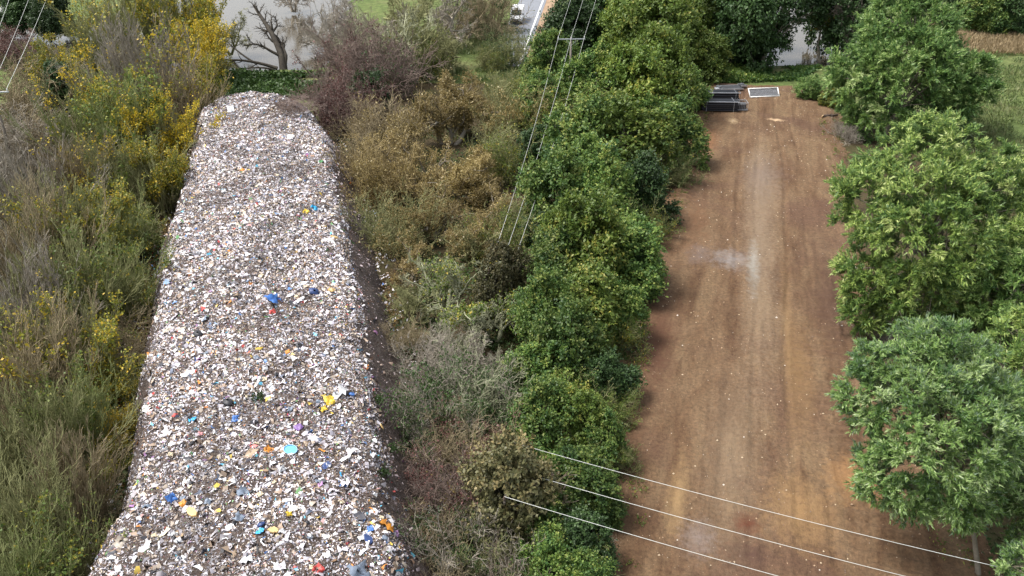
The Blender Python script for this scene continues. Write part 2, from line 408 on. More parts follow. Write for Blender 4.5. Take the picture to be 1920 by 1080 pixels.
# thicket floor under the shrub belts (dark leaf mould)
for L_, R_, nm in (([(-240, 1250), (-160, 900), (-90, 500), (-60, 230), (60, 160)], [(330, 1250), (330, 900), (350, 500), (390, 230), (400, 160)], 'thicket_floor'),
                   ([(600, 1250), (640, 900), (600, 500), (580, 230), (590, 160)], [(1200, 1250), (1200, 900), (1250, 500), (1340, 230), (1345, 155)], 'thicket_floor'),
                   ([(1600, 1250), (1600, 900), (1570, 500), (1545, 230)], [(2300, 1250), (2250, 900), (1990, 500), (1840, 260)], 'thicket_floor')):
    G, q = sheet(nm, [at(*p) for p in L_], [at(*p) for p in R_], 60, 140, .12, lambda x, y, u, v: (fbm(x*.05, y*.05, 3)-.5)*.5+(fbm(x*.4, y*.4, 9)-.5)*.16+(fbm(x*.9, y*.9, 5)-.5)*.25*np.minimum(1, 8*np.minimum(u, 1-u))-.22*(1-np.minimum(1, 10*np.minimum(u, 1-u))))
    kind(obj(nm, make_mesh(nm, G, q, smooth=True), M['thicket_floor']), 'structure')

# the bare earth strip
LANE_L = [(1010, 1250), (1060, 1080), (1110, 900), (1120, 700), (1185, 500), (1240, 350), (1285, 200), (1318, 158)]
LANE_R = [(2020, 1250), (1900, 1080), (1800, 900), (1680, 700), (1640, 500), (1610, 350), (1580, 220), (1560, 168)]
AZ_R = math.atan2((1424-960)/F, math.cos(PITCH)+890/F*math.sin(PITCH))
def lane_z(x, y, u, v):
    c, s = math.cos(AZ_R), math.sin(AZ_R); a = x*c-y*s; l = x*s+y*c      # across, along
    z = (fbm(x*.12, y*.12, 21)-.5)*.5+(fbm(x*.8, y*.8, 22)-.5)*.14
    z += (fbm(a*1.7, l*.12, 23, 3)-.5)*.16; z += (fbm(a*.9, l*2.4, 27, 3)-.5)*.13                                # wheel ruts run along
    z += (fbm(x*3.5, y*3.5, 25, 2)-.5)*.07
    for a0, amp, sd_ in ((-2.6, .8, 1), (-.5, .8, 1), (2.2, 1.1, 2), (4.3, 1.1, 2), (6.8, .5, 3)):      # wheel tracks, in pairs
        ac = a0+amp*2.2*(fbm(l*.03, l*0+sd_*7.3, 80+sd_, 2)-.5)+np.median(a); d = (a-ac)/.26
        z += (-.075*np.exp(-d*d)+.035*np.exp(-(np.abs(d)-1.7)**2*2))*np.clip(fbm(l*.05, l*0+a0, 90, 2)*3-.7, 0, 1)*(1+.35*np.sin(l*9))
    bk = np.exp(-((u-.12)/.06)**2)*np.clip((v-.42)*8, 0, 1)*np.clip((.9-v)*8, 0, 1)
    z += bk*(.45+.22*np.sin(l*4.2+3*fbm(a*.8, l*.3, 31)))                 # bucket marks along the left edge
    bk2 = np.exp(-((u-.74)/.1)**2)*np.clip((.36-v)*8, 0, 1)
    z += bk2*.14*np.sin(l*5.5+5*fbm(a*.5, l*.3, 33))
    e = np.minimum(u, 1-u); z -= .35*np.clip(1-e*14, 0, 1)
    return z
G, q = sheet('lane', [at(*p) for p in LANE_L], [at(*p) for p in LANE_R], 160, 500, .34, lane_z)
m, n, b, o_ = new_mat('bare_earth'); b.inputs['Roughness'].default_value = .93; b.inputs['Specular IOR Level'].default_value = .2
c0 = coords(n); ca = coords(n, (1.0, .2, 1), AZ_R)
k1 = noise(n, .16, 6, .6, c0); k2 = noise(n, .55, 6, .65, ca, .4); k3 = noise(n, 3.5, 6, .75, c0); k4 = noise(n, .09, 4, .6, c0, .6); k5 = noise(n, 16, 3, .7, c0)
col = ramp(n, [(.28, (.068, .037, .020)), (.42, (.102, .060, .033)), (.56, (.134, .086, .049)), (.72, (.162, .110, .062))], k2)
col = mixc(n, ramp(n, [(.5, (0, 0, 0)), (.66, (.45, .45, .45))], k1), col, (.165, .108, .064))
col = mixc(n, ramp(n, [(.50, (0, 0, 0)), (.64, (.75, .75, .75))], k4), col, (.092, .052, .034))
col = mixc(n, .95, col, ramp(n, [(.30, (.55, .53, .51)), (.5, (1, 1, 1)), (.70, (1.42, 1.36, 1.28))], k3), 'MULTIPLY')
col = mixc(n, ramp(n, [(.66, (0, 0, 0)), (.74, (.5, .5, .5))], k5), col, (.27, .20, .13))
# patches with a shape of their own: grey crushed stone, ochre clay, dark damp soil
def blob(px, py, rx, ry, colr, amt, col, seed, ang=AZ_R):
    p = at(px, py, .3); g = n.nodes.new('ShaderNodeTexCoord'); mp = n.nodes.new('ShaderNodeMapping'); mp.vector_type = 'TEXTURE'
    mp.inputs['Location'].default_value = (p[0], p[1], 0); mp.inputs['Rotation'].default_value = (0, 0, -ang); mp.inputs['Scale'].default_value = (rx, ry, 1e3)
    n.links.new(g.outputs['Object'], mp.inputs[0])
    ln = n.nodes.new('ShaderNodeVectorMath'); ln.operation = 'LENGTH'; n.links.new(mp.outputs[0], ln.inputs[0])
    ad = n.nodes.new('ShaderNodeMath'); ad.operation = 'MULTIPLY_ADD'; n.links.new(noise(n, 1.1+seed*.1, 6, .75, c0), ad.inputs[0]); ad.inputs[1].default_value = 2.2
    n.links.new(ln.outputs['Value'], ad.inputs[2])
    f = ramp(n, [(.0, (amt,)*3), (.5, (amt,)*3), (1, (0, 0, 0))])
    sc = n.nodes.new('ShaderNodeMath'); sc.operation = 'MULTIPLY'; sc.inputs[1].default_value = .48; n.links.new(ad.outputs[0], sc.inputs[0]); n.links.new(sc.outputs[0], f.node.inputs[0])
    return mixc(n, f, col, colr)
col = blob(1425, 440, 2.4, 40, (.21, .158, .108), .75, col, 18)
col = blob(1370, 850, 2.6, 14, (.19, .140, .092), .6, col, 20)
col = blob(1478, 640, .7, 22, (.21, .135, .065), .5, col, 19)
col = blob(1370, 488, 2.6, 2.8, (.22, .205, .20), .75, col, 1)
col = blob(1310, 478, 1.8, 3.0, (.14, .11, .10), .7, col, 2)
col = blob(1412, 500, .8, 7, (.25, .24, .21), .8, col, 3)
col = blob(1430, 330, 3, 11, (.17, .13, .10), .8, col, 4)
col = blob(1300, 420, 2.2, 9, (.16, .085, .046), .8, col, 5)
col = blob(1270, 930, .9, 5, (.29, .19, .09), .6, col, 6)
col = blob(1500, 960, 3.2, 4.2, (.27, .165, .075), .7, col, 7)
col = blob(1600, 900, 2.4, 3.2, (.30, .165, .07), .8, col, 8)
col = blob(1400, 985, 1.1, 1.3, (.10, .035, .018), .9, col, 9)
col = blob(1412, 1045, 1.3, 1.4, (.075, .042, .030), .95, col, 10)
col = blob(1500, 700, 1.4, 12, (.22, .135, .06), .5, col, 11)
col = blob(1230, 650, 2.4, 14, (.095, .046, .028), .95, col, 12)
col = blob(1310, 1010, 1.5, 2.2, (.21, .17, .15), .7, col, 13)
col = blob(1560, 560, 2.2, 16, (.075, .042, .028), .95, col, 14)
col = blob(1455, 224, 1.7, .8, (.5, .36, .22), .95, col, 15)
col = blob(1375, 228, .9, 1.6, (.46, .34, .20), .8, col, 16)
col = blob(1320, 262, 2.6, 8, (.24, .11, .05), .7, col, 17)
n.links.new(col, b.inputs['Base Color'])
hb = mixc(n, .6, noise(n, 5, 6, .8, c0), noise(n, 2.2, 5, .7, coords(n, (1, .35, 1), AZ_R)))
bump(n, b, hb, .24, .8); M['earth'] = m
lane_me = make_mesh('bare_earth_track', G, q, smooth=True)
kind(obj('bare_earth_track', lane_me, M['earth']), 'structure')

# ------------------------------------------------------------------ the road at the far end
M['tarmac'] = plain('tarmac', (.17, .18, .20), .85, 0, .12, 1.2)
M['white_paint'] = plain('white_paint', (.78, .78, .76), .6, 0, .06)
M['verge_sand'] = plain('verge_sand', (.27, .18, .11), .95, 0, .3, 1)
ra, rb = at(1018, 0, .5), at(984, 90, .5)
rd = unit((ra-rb)*np.array([1, 1, 0])); rn = np.array([rd[1], -rd[0], 0])
def strip(o0, o1, z, name, mat):
    p0, p1 = rb-rd*14, ra+rd*420
    v = [p0+rn*o0, p0+rn*o1, p1+rn*o1, p1+rn*o0]
    v = [(x[0], x[1], z) for x in v]
    return kind(obj(name, make_mesh(name, v, [(0, 1, 2, 3)]), mat), 'structure')
strip(-5.6, .9, .55, 'road', M['tarmac']); strip(-.1, .22, .556, 'road_edge_line', M['white_paint'])
strip(.9, 3.6, .52, 'verge', M['verge_sand'])

# ------------------------------------------------------------------ the heap of waste
HZ = 5.0
CL = [(128, 1330), (178, 1080), (218, 980), (253, 900), (286, 700), (305, 560), (330, 400), (358, 290), (385, 205), (425, 168)]
CR = [(770, 1330), (726, 1080), (712, 960), (698, 850), (676, 700), (660, 600), (640, 480), (622, 330), (600, 250), (565, 178)]
NU, NV = 72, 340
def rs(pl, n):
    pl = np.array([at(x, y, HZ) for x, y in pl]); s = np.concatenate([[0], np.cumsum(np.linalg.norm(np.diff(pl, axis=0), axis=1))]); t = np.linspace(0, s[-1], n)
    return np.stack([np.interp(t, s, pl[:, k]) for k in range(3)], 1)
cl, cr = rs(CL, NV), rs(CR, NV)
for arr in (cl, cr):
    arr[:, 0] += (fbm(np.arange(NV)*.06, np.arange(NV)*0+(7 if arr is cl else 3), 41)-.5)*1.3
ax = unit(cr-cl)
bl, brr = cl-ax*2.3, cr+ax*3.6
U = np.linspace(0, 1, NU); V = np.linspace(0, 1, NV)
HG = np.zeros((NV, NU, 3))
for j, uu in enumerate(U):
    if uu < .16: k = uu/.16; HG[:, j] = bl*(1-k)+cl*k; z = HZ*(k**.85)
    elif uu < .78: k = (uu-.16)/.62; HG[:, j] = cl*(1-k)+cr*k; z = HZ+.5*math.sin(k*math.pi)
    else: k = (uu-.78)/.22; HG[:, j] = cr*(1-k)+brr*k; z = HZ*(1-k)**.9
    HG[:, j, 2] = z
# soften the crest corners, add lumps, round off the far end
Z = HG[..., 2].copy()
for _ in range(5): Z[:, 1:-1] = (Z[:, :-2]+2*Z[:, 1:-1]+Z[:, 2:])/4
X, Y = HG[..., 0], HG[..., 1]
Z += ((fbm(X*.18, Y*.18, 51)-.5)*1.2+(fbm(X*.75, Y*.75, 52)-.5)*.6+(fbm(X*2.6, Y*2.6, 53, 2)-.5)*.22)*np.minimum(1, Z/2)
Z += (np.clip((V-.72)/.2, 0, 1)**2)[:, None]*np.clip(np.sin(np.clip((U-.1)/.74, 0, 1)*math.pi), 0, 1)[None, :]*1.1
endf = np.clip((1-V)/.06, 0, 1)[:, None]; Z = Z*np.sqrt(np.clip(1-(1-endf)**2, 0, 1))-.1
cx_ = (HG[:, 20:52].mean(1))[:, None]
HG[..., :2] = cx_[..., :2]+(HG[..., :2]-cx_[..., :2])*(.35+.65*np.sqrt(np.clip(1-(1-np.clip((1-V)/.10, 0, 1))**2, 0, 1)))[:, None, None]
HG[..., 2] = Z
idx = np.arange(NU*NV).reshape(NV, NU)
hq = np.stack([idx[:-1, :-1], idx[:-1, 1:], idx[1:, 1:], idx[1:, :-1]], -1).reshape(-1, 4)
m, n, b, o_ = new_mat('waste_soil'); b.inputs['Roughness'].default_value = .9
c0 = coords(n)
n.links.new(mixc(n, ramp(n, [(.5, (0, 0, 0)), (.62, (1, 1, 1))], noise(n, 6, 5, .7, c0)), ramp(n, [(.3, (.034, .023, .019)), (.7, (.10, .068, .055))], noise(n, 1.4, 6, .7, c0)), (.13, .11, .095)), b.inputs['Base Color'])
bump(n, b, noise(n, 9, 5, .7, c0), .15, .9); M['waste_soil'] = m
hv = HG.reshape(-1, 3)
heap = obj('waste_heap', make_mesh('waste_heap', hv, hq, smooth=True), M['waste_soil'])
tag(heap, 'long flat-topped mound of shredded mixed rubbish running between the leafless thickets', 'waste heap')
bvh = BVHTree.FromPolygons([Vector(p) for p in hv.tolist()], hq.tolist())
def on_heap(px, py):
    d = Vector(ray(px, py)).normalized(); h = bvh.ray_cast(Vector(CAM), d)
    return (h[0], h[1]) if h[0] is not None else (Vector(at(px, py, .3)), Vector((0, 0, 1)))

PAL = [((.80, .78, .80), .18), ((.60, .57, .62), .23), ((.44, .41, .44), .19), ((.49, .41, .33), .16), ((.34, .25, .18), .12), ((.20, .14, .10), .08), ((.05, .05, .06), .055),
       ((.12, .14, .19), .03), ((.10, .22, .50), .010), ((.12, .45, .62), .007), ((.55, .20, .04), .010), ((.50, .06, .05), .007), ((.62, .45, .08), .008), ((.14, .30, .12), .010), ((.32, .16, .35), .008), ((.6, .36, .34), .012)]
pc_ = np.array([p[0] for p in PAL]); pw = np.array([p[1] for p in PAL]); pw /= pw.sum()
def scraps(name, n, seed, lo, hi, keep, seg=2, pw_=2.2):
    rng = np.random.default_rng(seed)
    fn = np.cross(HG[1:, :-1]-HG[:-1, :-1], HG[:-1, 1:]-HG[:-1, :-1]); fa = np.linalg.norm(fn, axis=2)
    k = rng.choice(fa.size, n, p=(fa/fa.sum()).ravel()); vi, ui = np.unravel_index(k, fa.shape)
    a, c = rng.uniform(0, 1, (2, n, 1))
    P = HG[vi, ui]*(1-a)*(1-c)+HG[vi, ui+1]*a*(1-c)+HG[vi+1, ui]*(1-a)*c+HG[vi+1, ui+1]*a*c
    N = -unit(fn[vi, ui]); N *= np.sign(N[:, 2:3]+1e-9)
    u = (ui+a[:, 0])/(NU-1)
    dens = np.clip(1-(u-.79+(fbm(P[:, 0]*.35, P[:, 1]*.35, 67)-.5)*.14)/.08, 0, 1); dens = np.maximum(dens, .14*np.clip(1-(u-.86)/.16, .15, 1)); ej = (fbm(P[:, 0]*.35, P[:, 1]*.35, 66)-.5)*.14; dens = np.where(u < .2, np.clip((u-.09+ej)/.07, .12, 1), dens)
    dens = dens*np.where(fbm(P[:, 0]*.5, P[:, 1]*.5, 61) > .36, 1, .75)
    s = rng.uniform(0, 1, n) < dens*keep
    P, N, u = P[s], N[s], u[s]; n = len(P)
    L = lo+(hi-lo)*rng.uniform(0, 1, n)**pw_; W = np.minimum(L*rng.uniform(.2, .75, n), .3)
    T = unit(np.cross(N+rng.normal(size=(n, 3))*.5, rdir(rng, n))); N2 = unit(N+rng.normal(size=(n, 3))*.45); S = unit(np.cross(T, N2)); N2 = np.cross(S, T)
    rows = []; bend = rng.normal(0, .75, n); fs = (-.5, 0, .5) if seg == 2 else (-.5, .5)
    for f in fs:
        ctr = P+T*(L*f)[:, None]+N2*(.03+bend*L*(.25-f*f)*1.0)[:, None]
        wv = (W*.5*rng.uniform(.4, 1.15, n))[:, None]; tw = N2*(rng.normal(0, .25, n)*W)[:, None]
        rows += [ctr+S*wv+tw, ctr-S*wv-tw]
    v = np.stack(rows, 1).reshape(-1, 3); k_ = 2*len(fs)
    b = np.arange(n)[:, None]*k_
    q = np.concatenate([b+np.array([[2*i, 2*i+1, 2*i+3, 2*i+2]]) for i in range(seg)], 1).reshape(-1, 4)
    ci = rng.choice(len(PAL), n, p=pw)
    zone = fbm(P[:, 0]*.22, P[:, 1]*.22, 63)+.9*(fbm(P[:, 0]*1.3, P[:, 1]*1.3, 64)-.5)          # loads tipped with more soil or more film in them
    colr = pc_[ci]*rng.uniform(.72, 1.12, (n, 1))*np.clip(1.05+(zone-.5)*1.3, .55, 1.3)[:, None]; colr = np.where((u > .84)[:, None], colr*np.array([.6, .52, .5]), colr)  # right flank scraps tinted darker: soil, plus shade put into their colour
    colr = np.clip(colr, 0, .86)
    cc = np.repeat(np.concatenate([colr, np.ones((n, 1))], 1), seg, 0)
    me = make_mesh(name, v, q, {'col': ('FLOAT_COLOR', cc)})
    o = obj(name, me, M['scrap']); kind(o, 'stuff'); return o
M['scrap'] = attr_mat('scrap', .45)
scraps('shredded_waste', 85000, 71, .09, .55, 1.0, 2, 4.0)
scraps('fine_shredded_waste', 215000, 72, .06, .19, 1.0, 1)

# ------------------------------------------------------------------ plants
UP = [proto_up(s) for s in (11, 12, 13)]; TG = [proto_tangle(s) for s in (21, 22)]; CK = [proto_crook(s) for s in (31, 32)]
for p in UP+TG+CK:
    lv = p['levels']; cut = 1 if p in UP or p in TG else 2
    for nm, ls in (('stems', lv[:cut]), ('twigs', lv[cut:])):
        vv, qq = join([sweep_np(*x, s) for x, s in ls]); p[nm] = make_mesh(nm, vv, qq, smooth=False)
for i, p in enumerate(UP):
    p['few'] = patchy_leaves(p, 100+i, 900, .20, .15, .8, .3); p['some'] = patchy_leaves(p, 110+i, 4200, .20, .15, .55, .2); p['many'] = patchy_leaves(p, 120+i, 11000, .21, .16, .35, .1)
for i, p in enumerate(TG):
    p['few'] = patchy_leaves(p, 130+i, 900, .17, .12, .7); p['some'] = patchy_leaves(p, 140+i, 4500, .17, .12, .5); p['many'] = patchy_leaves(p, 145+i, 9000, .17, .13, .3)
for i, p in enumerate(CK):
    p['few'] = patchy_leaves(p, 150+i, 2500, .16, .10, .5, .4); p['some'] = patchy_leaves(p, 160+i, 8000, .15, .05, .12, .2); p['many'] = patchy_leaves(p, 165+i, 15000, .16, .055, .12, .5)

def proto_leafy(seed, rough=1.0):                     # dense hedge tree, r about 3.6, height about 7
    rng = np.random.default_rng(seed)
    lobes = [(0, 0, 3.2, 1.9, 1.9, 2.6)]
    for k in range(13):
        a = k*2.4+rng.uniform(-.5, .5); d = rng.uniform(1.0, 2.7); z = rng.uniform(1.2, 5.6)-.25*d; r = rng.uniform(.65, 1.45)
        lobes.append((d*math.cos(a), d*math.sin(a), z, r, r*rng.uniform(.8, 1.2), r*rng.uniform(.9, 1.5)))
    for k in range(3): lobes.append((rng.normal(0, 1.0), rng.normal(0, 1.0), rng.uniform(5.2, 6.2), .7, .7, 1.3))
    v, q, t, pc = leaf_crown(rng, lobes, 360, .9, 76, .27, .185, droop=-.12, shell=(.7, 1.22), low=.7)
    return dict(crown=make_mesh('crown', v, q, {'tint': ('FLOAT', t)}), trunk=limbs_to(rng, (0, 0, -.3), (.2, .1, 5), pc, .16, 22), h=7.0, r=3.5)
LF = [proto_leafy(s) for s in (41, 42, 43, 44, 45, 46)]

def place(cx, cy, rpx, p):
    """base point and scale of a plant whose crown shows round pixel (cx, cy) with radius rpx"""
    z = p['h']*.5
    for _ in range(6):
        c = at(cx, cy, z); r = rpx*depth(c)/F; s = r/p['r']; z = p['h']*s*.52
    return (c[0], c[1], 0.0), s

prng = np.random.default_rng(5)
USED = {}
def bare(kind_, cx, cy, rpx, twig, leaves=None, leafm=None, label='', i=0, cat='shrub', name='bare_shrub', group=None, vs=1.0):
    pr = {'up': UP, 'tg': TG, 'ck': CK}[kind_]; p = pr[i % len(pr)]
    loc, s = place(cx, cy, rpx, p)
    t = thing(name, label, cat, loc, prng.uniform(0, 6.28), group)
    t.scale = (s, s, s*vs)
    obj('stem' if kind_ != 'ck' else 'trunk', p['stems'], M['grey_bark' if twig == 'ochre_twig' and kind_ == 'ck' else twig], t); obj('twigs', p['twigs'], M[twig], t)
    if leaves: obj('foliage', p[leaves], M[leafm], t)
    return t
def leafy(cx, cy, rpx, leafm, label, i=0, cat='tree', name='hedge_tree', group=None, vs=1.0):
    p = LF[i % 6]; loc, s = place(cx, cy, rpx, p)
    t = thing(name, label, cat, loc, prng.uniform(0, 6.28), group); t.scale = (s*prng.uniform(.88, 1.15), s*prng.uniform(.88, 1.15), s*vs*prng.uniform(.9, 1.2)); t.rotation_euler = (prng.normal(0, .08), prng.normal(0, .08), prng.uniform(0, 6.28))
    obj('trunk', p['trunk'], M['grey_bark'], t); obj('crown', p['crown'], M[leafm], t)
    return t

# --- left thicket, west of the heap (cx, cy, r, kind, twig, leaves, leaf material, look)
ALONG = [(60, 'at the top of the photo'), (125, 'by the river bend'), (190, "level with the heap's far end"), (265, 'just short of the heap end'), (345, "beside the heap's far third"),
         (425, 'beyond the heap middle'), (520, 'beside the heap middle'), (610, 'before the heap middle'), (700, 'level with the weeds'), (800, 'level with the yellow plastic'), (890, 'level with the blue tub lid'), (985, 'near the photo bottom'), (2000, 'at the photo bottom edge')]
def along(cy):
    return next(t for k, t in ALONG if cy < k)
LEFT = [
 (425, 45, 46, 'ck', 'olive_twig', None, None, '!olive bare tree on the left bank beside the bright river'), (405, 110, 30, 'ck', 'olive_twig', 'few', 'gold_leaf', '!small bare tree where the fallen limb meets the left bank'), (545, -34, 44, 'ck', 'grey_twig', None, None, '!bare tree beyond the bright river at the top edge'),
 (30, 20, 40, 'lf', None, None, 'deep_leaf', 'black-green evergreen'), (92, 28, 40, 'lf', None, None, 'deep_leaf', 'dark green evergreen with paler top'), (145, 30, 42, 'ck', 'olive_twig', None, None, '!leafless olive tree on the far river bank at the top left'),
 (20, 92, 38, 'tg', 'purple_twig', 'many', 'red_leaf', 'dusky red bush'), (62, 165, 62, 'tg', 'brown_twig', 'few', 'dark_leaf', 'dark brown tangled bush'), (100, 128, 40, 'up', 'olive_twig', 'many', 'gold_leaf', 'dark bush with bright yellow tips'),
 (125, 165, 42, 'lf', None, None, 'deep_leaf', 'dark green holly-like bush'), (20, 260, 66, 'tg', 'grey_twig', None, None, 'grey leafless bush'), (90, 255, 55, 'tg', 'brown_twig', 'few', 'dark_leaf', 'dark leafless bush'),
 (195, 70, 62, 'up', 'olive_twig', 'few', 'gold_leaf', 'olive bare willow'), (260, 35, 62, 'up', 'olive_twig', 'some', 'gold_leaf', 'olive willow with scattered yellow leaves'), (345, 30, 58, 'up', 'olive_twig', 'many', 'gold_leaf', '!tall yellow-leaved tree at the top edge left of the bright river'),
 (275, 130, 78, 'up', 'grey_twig', 'few', 'gold_leaf', 'big grey-brown bare willow'), (372, 100, 42, 'up', 'olive_twig', 'many', 'yellow_leaf', 'golden-leaved tree'), (180, 165, 52, 'up', 'olive_twig', 'some', 'yellow_leaf', 'willow with yellow leaf sprays'), (380, 155, 34, 'up', 'olive_twig', 'many', 'gold_leaf', 'small golden bush'),
 (340, 185, 52, 'up', 'brown_twig', 'few', 'gold_leaf', 'brown bare willow'), (160, 235, 60, 'up', 'green_twig', 'few', 'gold_leaf', 'greenish bare willow'), (235, 230, 68, 'up', 'green_twig', 'some', 'olive_leaf', 'fan of green rods'),
 (295, 255, 50, 'up', 'olive_twig', 'many', 'yellow_leaf', 'bright yellow bush'), (360, 245, 26, 'tg', 'brown_twig', 'some', 'gold_leaf', 'low yellowing bush'), (300, 335, 50, 'up', 'olive_twig', 'many', 'gold_leaf', 'dense green and yellow bush'), (345, 330, 24, 'tg', 'olive_twig', 'many', 'yellow_leaf', 'low lemon-yellow bush'),
 (60, 345, 72, 'up', 'grey_twig', None, None, 'pale grey fan of bare rods'), (150, 330, 60, 'up', 'brown_twig', 'few', 'yellow_leaf', 'brown bare willow'), (225, 330, 58, 'up', 'olive_twig', 'few', 'olive_leaf', 'dark olive shrub'),
 (30, 450, 80, 'up', 'brown_twig', None, None, 'brown-grey fan of bare rods'), (115, 430, 72, 'up', 'olive_twig', 'few', 'gold_leaf', 'olive bare shrub'), (185, 425, 60, 'up', 'green_twig', 'some', 'gold_leaf', 'green shrub with yellow tips'), (245, 430, 48, 'tg', 'olive_twig', 'many', 'olive_leaf', 'leafy green shrub'),
 (40, 570, 85, 'up', 'grey_twig', None, None, 'grey fan of bare rods'), (130, 540, 75, 'up', 'olive_twig', 'few', 'olive_leaf', 'olive bare shrub'), (215, 520, 60, 'up', 'green_twig', 'some', 'olive_leaf', 'green-stemmed shrub'), (255, 560, 42, 'tg', 'olive_twig', 'some', 'gold_leaf', 'sprawling olive shrub'),
 (50, 690, 90, 'up', 'brown_twig', 'few', 'gold_leaf', 'brown bare shrub'), (140, 650, 72, 'up', 'olive_twig', 'some', 'gold_leaf', 'shrub flecked with small yellow leaves'), (215, 635, 50, 'tg', 'brown_twig', 'few', 'olive_leaf', 'brown sprawling shrub'), (215, 715, 46, 'tg', 'olive_twig', 'many', 'gold_leaf', 'yellow-green leafy shrub'),
 (40, 820, 92, 'up', 'olive_twig', None, None, 'olive-grey fan of bare rods'), (130, 780, 75, 'up', 'green_twig', 'few', 'olive_leaf', 'greenish bare shrub'), (200, 800, 46, 'tg', 'olive_twig', 'many', 'yellow_leaf', 'yellow leafy bush'), (185, 868, 40, 'tg', 'olive_twig', 'many', 'gold_leaf', 'mixed yellow and green bush'),
 (40, 950, 92, 'up', 'olive_twig', None, None, 'olive bare shrub'), (125, 905, 72, 'up', 'brown_twig', None, None, 'brown bare shrub'), (170, 960, 42, 'tg', 'brown_twig', 'few', 'dark_leaf', 'low dark brown shrub'),
 (30, 1070, 90, 'up', 'green_twig', 'few', 'olive_leaf', 'green-stemmed bare shrub'), (115, 1040, 70, 'up', 'olive_twig', 'few', 'olive_leaf', 'olive bare shrub'), (60, 1170, 90, 'up', 'green_twig', 'some', 'olive_leaf', 'green shrub cut by the photo bottom'), (140, 1130, 55, 'tg', 'brown_twig', 'few', 'dark_leaf', '!low brown shrub at the left heap foot, cut by the photo bottom'),
 (-40, 640, 80, 'up', 'olive_twig', None, None, '!olive bare shrub cut by the left edge level with the weeds'), (-50, 900, 80, 'up', 'olive_twig', None, None, '!olive bare shrub cut by the left edge near the photo bottom'), (-40, 330, 60, 'up', 'grey_twig', None, None, '!grey bare shrub cut by the left edge below the left pole')]
